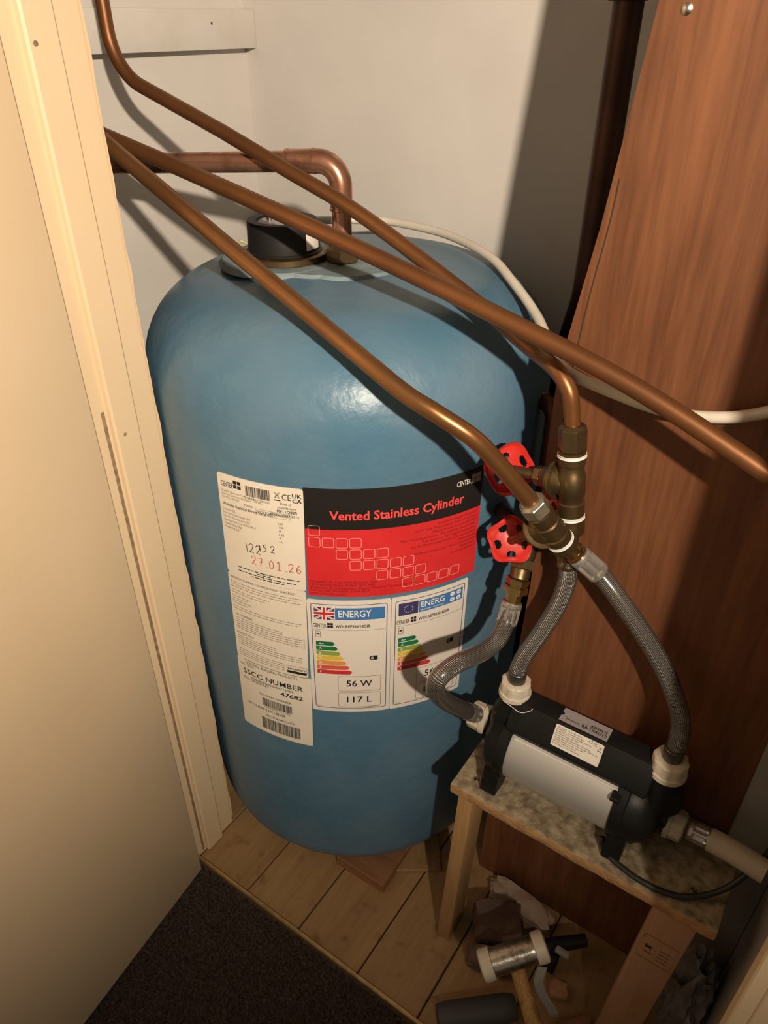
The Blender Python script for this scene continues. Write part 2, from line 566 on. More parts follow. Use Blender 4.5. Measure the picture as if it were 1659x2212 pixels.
for (y_, z_) in ((.545, 1.438), (.550, .980)):
    bm = B()
    lathe(bm, (XJ + .0086, y_, z_), (1, 0, 0), [(0, .0030), (.0006, .0022)], 10)
    o = build('nail_hole', bm, M['paint_crack'], j)
    o.location = (0, 0, 0)
# ragged peeling edge along the back arris
bm = B()
n = 260
z = 0.02
prev = None
while z < 1.9:
    dz = random.uniform(0.006, 0.02)
    w = abs(noise.noise(V((z * 22, 3.3, 0)))) * 0.006 + 0.001
    a = [bm.verts.new(p) for p in ((XJ - 0.002, 0.6135, z), (XJ + 0.0006, 0.6135, z), (XJ + 0.0006, 0.6135 + w, z), (XJ - 0.002, 0.6135 + w * .6, z))]
    if prev:
        for k in range(4):
            bm.faces.new((prev[k], prev[(k + 1) % 4], a[(k + 1) % 4], a[k]))
    else:
        bm.faces.new(a)
    prev = a
    z += dz
bm.faces.new(list(reversed(prev)))
o = build('peeling_edge', bm, M['cream'], j, smooth=False)
o.location = (0, 0, 0)
# right jamb (only a corner shows) and head
bm = B()
box(bm, 0.116, 0.140, 0.500, 0.614, 0.002, 2.02, 0.002, 1)
j3 = struct(build('trim_3', bm, M['cream']), 'cream painted door jamb at the right edge')
bm = B()
box(bm, 0.100, 0.1158, 0.500, 0.530, 0.002, 2.02, 0.002, 1)
o = build('door_stop', bm, M['cream'], j3)
o.location = (0, 0, 0)
bm = B()
box(bm, -0.852, 0.126, 0.500, 0.614, 1.995, 2.02, 0.002, 1)
struct(build('trim_4', bm, M['cream']))

# the open door: edge at the jamb, standing out into the hall
bm = B()
box(bm, -0.036, 0, -0.70, 0, 0.010, 1.98, 0.002, 2)
d = build('door_1', bm, M['cream'])
d.location = (-0.7925, 0.4945, 0)
d.rotation_euler = (0, 0, math.radians(7.0))
struct(d, 'cream painted flush door standing open')

# plywood partition
edge = [(0.0, -0.331), (0.11, -0.329), (0.45, -0.317), (0.76, -0.306), (0.95, -0.309), (1.10, -0.309), (1.27, -0.284), (1.47, -0.262), (2.38, -0.16)]
bm = B()
poly = [(x, z) for z, x in edge] + [(0.0525, 2.38), (0.0525, 0.0)]
prism(bm, poly, 'Y', 0.830, 0.842)
ply = thing('plywood_panel', 'red-brown plywood panel standing upright beside the blue cylinder', 'panel', (-0.14, 0.836, 0))
build('sheet', bm, M['ply'], ply, smooth=False)
bm = B()
lathe(bm, (-0.235, 0.8305, 1.467), (0, -1, 0), [(0, .0055), (.001, .0053), (.0025, .003), (.003, 0.0008)], 16)
build('screw', bm, M['steel'], ply)
# long split in the face veneer near the free edge
bm = B()
pts = [(-0.292 + 0.004 * noise.noise(V((z * 9, 0, 1))) + max(0, z - 1.1) * .09, 0.8297, z) for z in [0.98 + .02 * k for k in range(18)]]
tube(bm, pts, 0.0007, 5)
build('veneer_split', bm, M['gap'], ply)

# batten
b = thing('wall_batten', 'white painted timber batten fixed high on the side wall', 'batten', (XL, 1.0, 1.41))
bm = B()
box(bm, XL + 0.0005, XL + 0.030, 0.62, YB - 0.001, 1.411, 1.474, 0.0015, 2)
build('batten', bm, M['white_paint'], b)
bm = B()
lathe(bm, (XL + 0.0295, 1.155, 1.452), (1, 0, 0), [(0, .0022), (.0012, .002)], 8)
build('nail', bm, M['gap'], b)


# ================================================================== THE CYLINDER
TX, TY, R = -0.70, 0.923, 0.324
ZB, ZT = 0.030, 1.155
tank = thing('hot_water_cylinder', 'large blue foam-coated hot water cylinder with paper labels', 'water cylinder', (TX, TY, ZB))
prof = []
rb = 0.075
for k in range(9):
    a = PI / 2 * k / 8
    prof.append((rb - rb * math.cos(a), R - 0.006 - rb + rb * math.sin(a)))
prof = [(0, 0.02)] + prof
for k in range(1, 13):
    zz = rb + (ZT - ZB - rb - 0.15) * k / 12
    prof.append((zz, R - 0.006 + 0.006 * min(1, k / 6)))
rs, hs = 0.135, 0.138
for k in range(1, 13):
    a = PI / 2 * k / 12
    prof.append((ZT - ZB - 0.012 - hs + hs * math.sin(a) ** 1.0, R - rs + rs * math.cos(a)))
prof += [(ZT - ZB - 0.004, 0.12), (ZT - ZB, 0.05), (ZT - ZB, 0.01)]
bm = B()
lathe(bm, (TX, TY, ZB), (0, 0, 1), prof, 96)
for v in bm.verts:
    dx = V((v.co.x - TX, v.co.y - TY, 0))
    if dx.length > 0.1:
        k = noise.noise(v.co * 7.0) * 0.0018 + noise.noise(v.co * 17.0) * 0.0007
        # keep the labelled belt true so that the paper lies on it
        belt = 1.0 if v.co.z > 0.96 or v.co.z < 0.39 else 0.15
        v.co += dx.normalized() * k * belt
build('foam_jacket', bm, M['foam'], tank, ang=60)
# grey foam overspill round the top fittings
bm = B()
for (cx, cy, rr) in ((-0.785, 0.868, 0.098), (-0.690, 0.905, 0.086), (-0.73, 0.880, 0.078)):
    r = bmesh.ops.create_circle(bm, cap_ends=True, radius=1.0, segments=48)
    for v in r['verts']:
        a = math.atan2(v.co.y, v.co.x)
        k = rr * (1 + 0.10 * noise.noise(V((math.cos(a) * 1.5 + cx * 9, math.sin(a) * 1.5, 2))))
        v.co = V((cx + math.cos(a) * k, cy + math.sin(a) * k, ZT - .0055))
    g = bmesh.ops.extrude_face_region(bm, geom=list({f for v in r['verts'] for f in v.link_faces}))
    for e in g['geom']:
        if isinstance(e, bmesh.types.BMVert):
            c = V((cx, cy, 0))
            e.co = V((cx + (e.co.x - cx) * .93, cy + (e.co.y - cy) * .93, ZT + .0010 + 0.0200 * (rr - .07)))
build('foam_overspill', bm, M['foam_grey'], tank)

# ---------------- labels: everything lies on the cylinder surface
TEXT = {}


def glyphs(s, bold=0.0):
    key = (s, bold)
    if key not in TEXT:
        cu = bpy.data.curves.new('t', 'FONT')
        cu.body = s
        cu.size = 1.0
        cu.resolution_u = 2
        cu.offset = bold
        o = bpy.data.objects.new('t', cu)
        m_ = o.to_mesh()
        vs_ = [(v.co.x, v.co.y) for v in m_.vertices]
        fs = [tuple(p.vertices) for p in m_.polygons]
        o.to_mesh_clear()
        bpy.data.objects.remove(o)
        bpy.data.curves.remove(cu)
        x0 = min(v[0] for v in vs_)
        x1 = max(v[0] for v in vs_)
        TEXT[key] = (vs_, fs, x0, x1)
    return TEXT[key]


class Sheet:
    """a label: local u (metres right), v (metres down), mapped through pos(u, v, lift) to the surface"""
    def __init__(self, pos, step=0.006):
        self.pos, self.step, self.layers = pos, step, {}

    def bm(self, m):
        if m not in self.layers:
            self.layers[m] = B()
        return self.layers[m]

    def poly(self, m, pts, lift):
        b = self.bm(m)
        try:
            b.faces.new([b.verts.new(self.pos(u, v, lift)) for u, v in pts])
        except ValueError:
            pass

    def rect(self, m, u0, v0, u1, v1, lift=0.0009):
        n = max(1, int(abs(u1 - u0) / self.step))
        b = self.bm(m)
        prev = None
        for k in range(n + 1):
            u = u0 + (u1 - u0) * k / n
            a = (b.verts.new(self.pos(u, v0, lift)), b.verts.new(self.pos(u, v1, lift)))
            if prev:
                b.faces.new((prev[0], prev[1], a[1], a[0]))
            prev = a

    def text(self, m, s, u, v, size, width=None, align='l', bold=0.0, lift=0.0009, flip=False, ang=0.0):
        vs_, fs, x0, x1 = glyphs(s, bold)
        k = size
        kx = (width / (x1 - x0)) if width else size
        w = (x1 - x0) * kx
        off = {'l': 0, 'c': -w / 2, 'r': -w}[align]
        b = self.bm(m)
        ca, sa = math.cos(ang), math.sin(ang)
        vv = []
        for (x, y) in vs_:
            a, c = (x - x0) * kx + off, y * k
            a, c = a * ca - c * sa, a * sa + c * ca
            if flip:
                a, c = -a, -c
            vv.append(b.verts.new(self.pos(u + a, v - c, lift)))
        for f in fs:
            try:
                b.faces.new([vv[i] for i in f])
            except ValueError:
                pass
        return w

    def words(self, m, u0, u1, v, h, lift=0.0008, seed=0):
        rnd = random.Random(seed)
        u = u0
        while u < u1:
            w = rnd.uniform(1.2, 5.0) * h
            self.rect(m, u, v - h * .5, min(u + w, u1), v + h * .1, lift)
            u += w + h * 0.8

    def outline(self, m, u0, v0, u1, v1, t, rad, lift=0.0009):
        pts = []
        for (cx, cy, a0) in ((u1 - rad, v0 + rad, -90), (u1 - rad, v1 - rad, 0), (u0 + rad, v1 - rad, 90), (u0 + rad, v0 + rad, 180)):
            for k in range(5):
                a = math.radians(a0 + 90 * k / 4)
                pts.append((cx + rad * math.cos(a), cy + rad * math.sin(a), math.cos(a), math.sin(a)))
        full = []
        for i in range(len(pts)):
            a, c = pts[i], pts[(i + 1) % len(pts)]
            n = max(1, int(math.hypot(a[0] - c[0], a[1] - c[1]) / self.step))
            for k in range(n):
                full.append(tuple(a[q] + (c[q] - a[q]) * k / n for q in range(4)))
        b = self.bm(m)
        o = [b.verts.new(self.pos(p[0], p[1], lift)) for p in full]
        i_ = [b.verts.new(self.pos(p[0] - p[2] * t, p[1] - p[3] * t, lift)) for p in full]
        for k in range(len(full)):
            k2 = (k + 1) % len(full)
            b.faces.new((o[k], o[k2], i_[k2], i_[k]))

    def stroke(self, m, pts, w, lift=0.0010):
        b = self.bm(m)
        prev = None
        for i, p in enumerate(pts):
            q0 = pts[max(0, i - 1)]
            q1 = pts[min(len(pts) - 1, i + 1)]
            dx, dy = q1[0] - q0[0], q1[1] - q0[1]
            L = math.hypot(dx, dy) or 1
            nx_, ny_ = -dy / L * w / 2, dx / L * w / 2
            a = (b.verts.new(self.pos(p[0] + nx_, p[1] + ny_, lift)), b.verts.new(self.pos(p[0] - nx_, p[1] - ny_, lift)))
            if prev:
                b.faces.new((prev[0], prev[1], a[1], a[0]))
            prev = a

    def barcode(self, m, u0, v0, u1, v1, seed, unit=0.00042):
        rnd = random.Random(seed)
        u = u0
        while u < u1:
            w = rnd.choice((1, 1, 2, 3)) * unit
            self.rect(m, u, v0, min(u + w, u1), v1)
            u += w + rnd.choice((1, 1, 2)) * unit

    def squares(self, m, u, v, s, g):
        for a in (0, 1):
            for c in (0, 1):
                self.rect(m, u + a * (s + g), v + c * (s + g), u + a * (s + g) + s, v + c * (s + g) + s)

    def finish(self, parent, base, name='lettering'):
        """the base material becomes the label part; the inks its sub-parts"""
        out = None
        order = [base] + [k for k in self.layers if k != base]
        names = {'label_red': 'red_field', 'blue': 'blue_banner', 'navy': 'border', 'ink_pink': 'outline_squares', 'lab_grey': 'grey_field'}
        for k in order:
            me = bpy.data.meshes.new(name)
            bm_ = self.layers[k]
            bmesh.ops.recalc_face_normals(bm_, faces=bm_.faces)
            bm_.to_mesh(me)
            bm_.free()
            if k == base:
                out = link('label', me, M[k], parent)
            else:
                nm = names.get(k, 'energy_band' if k[0] == 'e' and k[1:].isdigit() else name)
                o = link(nm, me, M[k], out)
                if nm in (name, 'outline_squares'):
                    o['kind'] = 'stuff'
                o.location = (0, 0, 0)
        return out


def on_tank(theta0, z0, shear=0.0):
    def pos(u, v, lift):
        t = math.radians(theta0) + (u - shear * v) / R
        r = R + lift
        return V((TX + r * math.sin(t), TY - r * math.cos(t), z0 - v))
    return pos


def paper(sh, m, w, h, rad=0.004, lift=0.0005, tk=0.0006):
    """rounded sheet with a little thickness at its rim"""
    n = max(2, int(w / sh.step))
    b = sh.bm(m)
    prev = None
    cols = [0, rad * .3, rad] + [rad + (w - 2 * rad) * k / n for k in range(1, n)] + [w - rad, w - rad * .3, w]
    for u in cols:
        e = min(u, w - u)
        c = 0 if e >= rad else rad - math.sqrt(max(0, rad * rad - (rad - e) ** 2))
        a = (b.verts.new(sh.pos(u, c, lift)), b.verts.new(sh.pos(u, h - c, lift)), b.verts.new(sh.pos(u, c, -0.0004)), b.verts.new(sh.pos(u, h - c, -0.0004)))
        if prev:
            b.faces.new((prev[0], prev[1], a[1], a[0]))
            b.faces.new((prev[0], a[0], a[2], prev[2]))
            b.faces.new((prev[1], prev[3], a[3], a[1]))
        prev = a


# ---- rating label (upper third of the white strip)
W1 = 0.1345
sh = Sheet(on_tank(1.17, 0.9375, 0.036))
paper(sh, 'paper', W1, 0.1765)
H1 = 0.1765
sh.text('ink', 'CENTER', .05 * W1, .115 * H1, .0122, .021, bold=.012)
sh.squares('ink', .212 * W1, .035 * H1, .0058, .0012)
sh.barcode('ink', .36 * W1, .05 * H1, .64 * W1, .145 * H1, 3)
sh.text('ink', '2 511062 209541', .345 * W1, .175 * H1, .0050, .040)
# crossed-out bin, CE and UKCA marks
u0, v0 = .695 * W1, .055 * H1
sh.stroke('ink', [(u0, v0), (u0 + .0075, v0 + .009)], .0007)
sh.stroke('ink', [(u0 + .0075, v0), (u0, v0 + .009)], .0007)
sh.outline('ink', u0 + .0018, v0 + .0015, u0 + .006, v0 + .0085, .0006, .0006)
sh.rect('ink', u0 - .0005, v0 + .0115, u0 + .0085, v0 + .0132)
sh.text('ink', 'CE', .775 * W1, .115 * H1, .0135, .0130)
sh.text('ink', 'UK', .885 * W1, .085 * H1, .0090, .0135, bold=.02)
sh.text('ink', 'CA', .885 * W1, .130 * H1, .0090, .0135, bold=.02)
sh.text('ink_soft', 'Gledhill, Sycamore Trading Estate', .045 * W1, .165 * H1, .0047, .058)
sh.text('ink_soft', 'Squires Gate Lane, Blackpool, FY4 3RL', .045 * W1, .195 * H1, .0047, .068)
sh.text('ink_soft', 'Tel: 01253 474550', .045 * W1, .225 * H1, .0047, .030)
sh.text('ink', 'Date of', .755 * W1, .165 * H1, .0060, .016)
sh.text('ink', 'manufacture', .725 * W1, .200 * H1, .0060, .027)
sh.text('ink', '10/11/2025', .715 * W1, .237 * H1, .0066, .029, bold=.02)
sh.text('ink', 'BSEN 12897:2016', .640 * W1, .272 * H1, .0055, .042)
sh.text('ink', 'Wolseley ReplaCyl Direct 900 x 450', .045 * W1, .295 * H1, .0063, .083, bold=.015)
sh.text('ink', 'Model:', .335 * W1, .250 * H1, .0056, .014)
sh.text('ink', 'WOLREP36X18DIR', .475 * W1, .300 * H1 - .0035, .0062, .049)
sh.outline('ink', .465 * W1, .255 * H1 - .002, .855 * W1, .315 * H1 - .003, .0004, .0004)
rows = [('Capacity [L]', '117', .022), ('Max Immersion Length [in]', '700', .047), ('Max OV Working Head [m]', '10', .046), ('Standing Heat Loss [kWh/24hr]', '1.34', .055), ('Weight Empty [kg]', '9', .031), ('Weight Full [kg]', '131', .026)]
for i, (a, c, w) in enumerate(rows):
    v = (.345 + .0355 * i) * H1
    sh.text('ink_soft', a, .04 * W1, v, .0050, w)
    sh.text('ink', c, .725 * W1, v + .012 * H1, .0050)
# handwriting
hw = .0011


def pen(m, chars, u, v, h, gap, w):
    S = {'1': [[(.1, 0), (.25, 1)]],
         '2': [[(0, .25), (.2, .02), (.5, 0), (.62, .2), (.45, .55), (.1, .95), (.35, .92), (.7, 1)]],
         '5': [[(.55, 0), (.15, .1), (.08, .42), (.4, .45), (.5, .7), (.3, .98), (0, 1)]],
         '7': [[(0, .1), (.55, .05), (.25, 1)], [(.1, .55), (.55, .5)]],
         '0': [[(.3, 0), (.05, .3), (.05, .75), (.3, 1), (.55, .75), (.55, .25), (.3, 0)]],
         'I': [[(.05, .2), (.3, 0), (.3, 1)], [(.05, 1), (.55, .98)]],
         '6': [[(.5, 0), (.12, .35), (.05, .75), (.3, 1), (.55, .8), (.5, .55), (.2, .55), (.06, .75)]],
         '.': [[(.1, .96), (.18, 1), (.22, .96)]]}
    for i, ch in enumerate(chars):
        if ch != ' ':
            for st in S[ch]:
                P = catmull([(a * h * .75 + u, c * h + v, 0) for a, c in st], 4)
                sh.stroke(m, [(p.x, p.y) for p in P], w)
        u += gap * (.5 if ch in '.1' else 1)


pen('ink', '1', .300 * W1, .620 * H1, .0170, .010, hw)
pen('ink', '22', .345 * W1, .615 * H1, .0155, .0115, hw)
pen('ink', '1', .475 * W1, .600 * H1, .0130, .010, hw)
pen('ink', '52', .525 * W1, .585 * H1, .0120, .012, hw)
pen('pen_red', '27.0I.26.', .365 * W1, .735 * H1, .0150, .0120, hw)
for i, (a, c, v) in enumerate(((.16, .93, .905), (.42, .60, .925), (.17, .90, .945), (.35, .75, .968))):
    sh.words('ink', a * W1, c * W1, v * H1, .0028, seed=40 + i)
sh.finish(tank, 'paper')

# ---- commissioning checklist (middle third)
sh = Sheet(on_tank(-0.02, 0.7602, 0.036))
W2, H2 = 0.1345, 0.1800
paper(sh, 'paper', W2, H2)
sh.text('ink', 'VENTED CYLINDER COMMISSIONING CHECKLIST', .03 * W2, .055 * H2, .0058, .115)
v = .095
k = 0
for (n_, w0, ht) in ((3, .95, .0017), (2, .55, .0017), (4, .3, .0017), (2, .95, .0017)):
    for i in range(n_):
        sh.words('ink_soft', .03 * W2, (w0 - .05 * (i % 2)) * W2, v * H2, ht, seed=60 + k)
        v += .027
        k += 1
    v += .012
sh.text('ink', 'ALL CYLINDERS', .05 * W2, .475 * H2, .0060, .034)
for i in range(6):
    sh.words('ink_soft', .06 * W2, (.95 if i > 1 else .7) * W2, (.505 + .025 * i) * H2, .0017, seed=90 + i)
sh.outline('ink_soft', .80 * W2, .535 * H2, .97 * W2, .645 * H2, .0003, .0003)
sh.text('ink', 'INDIRECT ONLY', .05 * W2, .695 * H2, .0060, .034)
for i in range(5):
    sh.words('ink_soft', .06 * W2, (.93 if i > 1 else .6) * W2, (.725 + .025 * i) * H2, .0017, seed=110 + i)
for i in range(4):
    sh.words('ink_soft', .06 * W2, .70 * W2, (.885 + .026 * i) * H2, .0016, seed=120 + i)
sh.outline('ink', .73 * W2, .885 * H2, .985 * W2, .955 * H2, .0005, .001)
sh.text('ink', 'benchmark', .745 * W2, .932 * H2, .0072, .030, bold=.015)
sh.rect('ink', .735 * W2, .945 * H2, .98 * W2, .975 * H2)
sh.finish(tank, 'paper')

# ---- despatch label (lower third)
sh = Sheet(on_tank(-1.35, 0.5795, 0.036))
W3, H3 = 0.1400, 0.1660
paper(sh, 'paper', W3, H3)
sh.text('ink', 'GLEDHILL BUILDING PRODUCTS', .13 * W3, .055 * H3, .0072, .098)
sh.text('ink', '10/11/2025', .05 * W3, .092 * H3, .0058, .028)
sh.rect('ink', .12 * W3, .0, .99 * W3, .0009)
sh.text('ink', 'SSCC NUMBER', .085 * W3, .205 * H3, .0162, .114, bold=.008)
sh.text('ink', '00000000000001712063', .20 * W3, .255 * H3, .0070, .080)
sh.text('ink', 'PRD ORDER NO :', .08 * W3, .290 * H3, .0070, .055)
sh.text('ink', '47682', .60 * W3, .335 * H3, .0125, .041, bold=.02)
sh.text('ink', 'GS1 EAN NUMBER', .30 * W3, .430 * H3, .0070, .062)
sh.barcode('ink', .34 * W3, .46 * H3, .75 * W3, .575 * H3, 11)
sh.text('ink_soft', '5 060402 511062', .35 * W3, .60 * H3, .0040, .052)
sh.text('ink', 'WOLREP36X18DIR', .10 * W3, .655 * H3, .0084, .078)
sh.text('ink', 'SSCC BARCODE', .38 * W3, .730 * H3, .0064, .055)
sh.barcode('ink', .31 * W3, .765 * H3, .84 * W3, .935 * H3, 12)
sh.finish(tank, 'paper')

# ---- black and red maker's label
sh = Sheet(on_tank(24.95, 0.9408, 0.016))
W4, H4 = 0.2610, 0.1855
paper(sh, 'label_black', W4, H4, rad=0.0005, lift=0.0010)
sh.rect('label_red', 0, .0660, W4, H4, 0.00115)
hR = R / 57.2958
sh.text('ink_red', 'Vented Stainless Cylinder', (31.08 - 24.95) * hR, .0492, .0205, (65.4 - 31.0) * hR, bold=.022, lift=.0014)
sh.text('ink_white', 'CENTER', (63.0 - 24.95) * hR, .0210, .0115, .0232, bold=.006, lift=.0014)
for a in (0, 1):
    for c in (0, 1):
        sh.rect('ink_grey', (67.3 - 24.95) * hR + a * .0087, .0075 + c * .0079, (67.3 - 24.95) * hR + a * .0087 + .0080, .0075 + c * .0079 + .0072, .0014)
p0 = (25.72 - 24.95) * hR
pw = (62.85 - 25.72) * hR / 11
grid = [(0, [0]), (1, [0, 1, 2, 3]), (2, [2, 3, 4, 5]), (3, [3, 4, 5, 6, 7]), (4, [5, 6, 7, 8]), (5, [7, 8, 9, 10, 11])]
for r_, cs in grid:
    for c in cs:
        u = p0 + pw * c
        v = .0598 + .0197 * r_
        sh.outline('ink_pink', u, v, u + pw * .86, v + .0168, .0005, .0028, .0014)
right = ['Insulation: weight thickness', 'HCFC free Polyurethane foam of nominal', 'Manufactured to meet BS1566',
         'Max. working pressure: 10m working head (1 bar)', 'Top entry 1 x 2\u00bc" high temperature',
         '4 x 22/28mm compression coil connections', 'Optional coil', '4 x 22/28mm compression direct connections',
         'Deposition', '10 year guarantee']
for i, s_ in enumerate(right):
    sh.text('ink_darkred', s_, W4 - .0065, .0745 + .0066 * i, .0060, align='r', lift=.0014)
addr = ['Wolseley UK, Unit UM2 Business Park', '132 Duncrue Street, Belfast  BT3 9AR', '', 'Wolseley UK, 2 Kingmaker Court, Warwick Technology Park,', 'Gallows Hill, Warwick, CV34 6DY', 'www.wolseley.co.uk']
vv_ = [.1600, .1652, 0, .1710, .1760, .1815]
for s_, v in zip(addr, vv_):
    if s_:
        sh.text('ink_darkred', s_, .0030, v, .0062, lift=.0014)
sh.finish(tank, 'label_black')


# ---- energy labels
def energy(theta0, z0, w, h, eu):
    global sh
    sh = Sheet(on_tank(theta0, z0, 0.012))
    paper(sh, 'paper2', w, h, rad=.003, lift=.0009)
    L = .0013
    sh.outline('navy', .045 * w, .030 * h, .955 * w, .965 * h, .0011, .004, L)
    fu0, fu1, fv0, fv1 = .085 * w, .325 * w, .055 * h, .155 * h
    if eu:
        sh.rect('flagblue', fu0, fv0, fu1, fv1, L)
        cu_, cv_ = (fu0 + fu1) / 2, (fv0 + fv1) / 2
        for k in range(12):
            a = 2 * PI * k / 12
            x, y = cu_ + .0068 * math.cos(a), cv_ + .0068 * math.sin(a)
            sh.poly('ink_white', [(x + (.0009 if q % 2 == 0 else .0004) * math.sin(PI * q / 5), y - (.0009 if q % 2 == 0 else .0004) * math.cos(PI * q / 5)) for q in range(10)], L + .0003)
    else:
        sh.rect('ink_white', fu0, fv0, fu1, fv1, L)
        fw, fh = fu1 - fu0, fv1 - fv0
        cx, cy = (fu0 + fu1) / 2, (fv0 + fv1) / 2
        for sx in (-1, 1):
            for sy in (-1, 1):
                # two navy triangles per quarter
                sh.poly('flagblue', [(cx + sx * fw * .12, cy + sy * fh * .5), (cx + sx * fw * .40, cy + sy * fh * .5), (cx + sx * fw * .12, cy + sy * fh * .24)], L + .0003)
                sh.poly('flagblue', [(cx + sx * fw * .5, cy + sy * fh * .18), (cx + sx * fw * .5, cy + sy * fh * .42), (cx + sx * fw * .24, cy + sy * fh * .18)], L + .0003)
                sh.stroke('flagred', [(cx + sx * fw * .12, cy + sy * fh * .14), (cx + sx * fw * .49, cy + sy * fh * .47)], .0009, L + .0004)
        sh.rect('flagred', cx - fw * .06, fv0, cx + fw * .06, fv1, L + .0005)
        sh.rect('flagred', fu0, cy - fh * .10, fu1, cy + fh * .10, L + .0005)
    sh.rect('blue', .335 * w, .058 * h, .925 * w, .155 * h, L)
    if eu:
        sh.text('ink_white', 'ENERG', .355 * w, .115 * h, .0155, .040, bold=.01, lift=L + .0004)
        sh.text('ink_white', 'eнергия \u00b7 ενεργεια', .355 * w, .142 * h, .0046, .040, lift=L + .0004)
        for (a, c, t) in ((.775, .082, 'Y'), (.865, .082, 'IJA'), (.775, .128, 'IE'), (.865, .128, 'IA')):
            sh.poly('ink_white', [(a * w + .0042 * math.cos(q * PI / 8), c * h + .0042 * math.sin(q * PI / 8)) for q in range(16)], L + .0004)
            sh.text('blue', t, a * w, c * h + .0016, .0045, align='c', lift=L + .0008)
    else:
        sh.text('ink_white', 'ENERGY', .375 * w, .130 * h, .0190, .049, bold=.01, lift=L + .0004)
    sh.text('ink', 'CENTER', .065 * w, .225 * h, .0110, .0205, bold=.01, lift=L)
    for a in (0, 1):
        for c in (0, 1):
            sh.rect('ink', .238 * w + a * .0047, .183 * h + c * .0052, .238 * w + a * .0047 + .0040, .183 * h + c * .0052 + .0045, L)
    sh.text('ink', 'WOLREP36X18DIR', .335 * w, .222 * h, .0085, .053, bold=.015, lift=L)
    sh.rect('navy', .075 * w, .2425 * h, .935 * w, .2445 * h, L)
    # little cylinder pictogram
    sh.outline('ink', .09 * w, .257 * h, .15 * w, .312 * h, .0006, .0014, L)
    sh.rect('ink', .103 * w, .275 * h, .137 * w, .287 * h, L)
    letters = ['A+', 'A', 'B', 'C', 'D', 'E', 'F']
    for i in range(7):
        v0 = (.345 + .0425 * i) * h
        v1 = v0 + .036 * h
        ln = (.205 + .0345 * i) * w
        m_ = 'e%d' % i
        sh.rect(m_, .09 * w, v0, .09 * w + ln, v1, L)
        sh.poly(m_, [(.09 * w + ln, v0), (.09 * w + ln, v1), (.09 * w + ln + .0032, (v0 + v1) / 2)], L)
        sh.text('ink_white', letters[i], .125 * w, v1 - .0022, .0062, bold=.01, lift=L + .0004)
    a0, av = .735 * w, .490 * h
    sh.poly('ink', [(a0, av), (a0 + .0030, av - .0044), (a0 + .0030, av + .0044)], L)
    sh.rect('ink', a0 + .0030, av - .0044, a0 + .0135, av + .0044, L)
    sh.text('ink_white', 'C', a0 + .0028, av + .0022, .0068, bold=.02, lift=L + .0004)
    for (v0, v1, t) in ((.655, .795, '56 W'), (.810, .950, '117 L')):
        sh.outline('ink', .345 * w, v0 * h, .885 * w, v1 * h, .0005, .0035, L)
        sh.text('ink', t, .615 * w, (v0 + v1) / 2 * h + .0056, .0190, .041, align='c', bold=.012, lift=L)
    sh.text('ink_soft', '2017', .075 * w, .955 * h, .0040, .0068, lift=L)
    sh.text('ink_soft', '812/2013', .73 * w, .955 * h, .0040, .016, lift=L)
    sh.finish(tank, 'paper2')


energy(23.75, 0.7475, 0.1262, 0.2380, False)
energy(46.15, 0.7472, 0.1285, 0.2380, True)

# ---- blocks the cylinder stands on
for (c, sz, rz, lab) in (((-0.52, 0.73, 0), (.115, .13, .0285), 0.02, 'reddish timber block under the front of the cylinder'),
                         ((-0.86, 1.02, 0), (.12, .14, .0285), 0.1, 'timber block under the back of the cylinder'),
                         ((-0.56, 1.08, 0), (.12, .12, .0285), -0.1, 'timber block under the cylinder nearest the plywood')):
    bm = B()
    box(bm, -sz[0] / 2, sz[0] / 2, -sz[1] / 2, sz[1] / 2, 0.0005, sz[2], .0015, 1)
    o = build('timber_block', bm, M['block'])
    o.location = c
    o.rotation_euler = (0, 0, rz)
    tag(o, lab, 'block')
bm = B()
box(bm, -.05, .05, -.04, .04, 0.0005, .010, .001, 1)
o = build('timber_offcut', bm, M['board'])
o.location = (-0.452, 0.775, 0)
o.rotation_euler = (0, 0, 0.62)
tag(o, 'thin wood offcut lying beside the block at the cylinder foot', 'offcut')

# ---- immersion heater
hx, hy = -0.780, 0.868
ih = thing('immersion_heater', 'black capped immersion heater on top of the blue cylinder', 'immersion heater', (hx, hy, ZT))
bm = B()
lathe(bm, (hx, hy, ZT + .0025), (0, 0, 1), [(0, .0655), (.001, .0670), (.009, .0670), (.010, .0655), (.010, .052)], 48)
build('flange_nut', bm, M['brass_old'], ih)
bm = B()
lathe(bm, (hx, hy, ZT + .0125), (0, 0, 1), [(0, .0565), (.001, .0575), (.003, .0560), (.004, .0545), (.041, .0530), (.0445, .0515), (.0445, .0390), (.0400, .0375)], 56)
build('cap', bm, M['black_matt'], ih)
bm = B()
lathe(bm, (hx, hy, ZT + .0527), (0, 0, 1), [(0, .0370), (.0012, .0370)], 40)
build('cap_plate', bm, M['cap_disc'], ih)
bm = B()
lathe(bm, (hx - .018, hy - .008, ZT + .0535), (0, 0, 1), [(0, .0042), (.007, .0042), (.0072, .0025), (.012, .0025)], 16)
build('screw', bm, M['steel'], ih)
bm = B()
prev = None
for k in range(9):
    a = math.radians(8 + 4 * k - 20)
    p = (hx + 0.0549 * math.cos(a), hy + .0549 * math.sin(a))
    q = (bm.verts.new((p[0], p[1], ZT + .020)), bm.verts.new((p[0], p[1], ZT + .050)))
    if prev:
        bm.faces.new((prev[0], q[0], q[1], prev[1]))
    prev = q
build('label', bm, M['lab_white'], ih)
bm = B()
tube(bm, catmull([(hx - .042, hy - .034, ZT + .022), (hx - .050, hy - .042, ZT + .026), (hx - .060, hy - .040, ZT + .014), (hx - .066, hy - .03, ZT + .012)], 6), .0022, 8)
build('earth_wire', bm, mat('green_yellow_wire', (0.42, 0.40, 0.20), 0.5), ih)

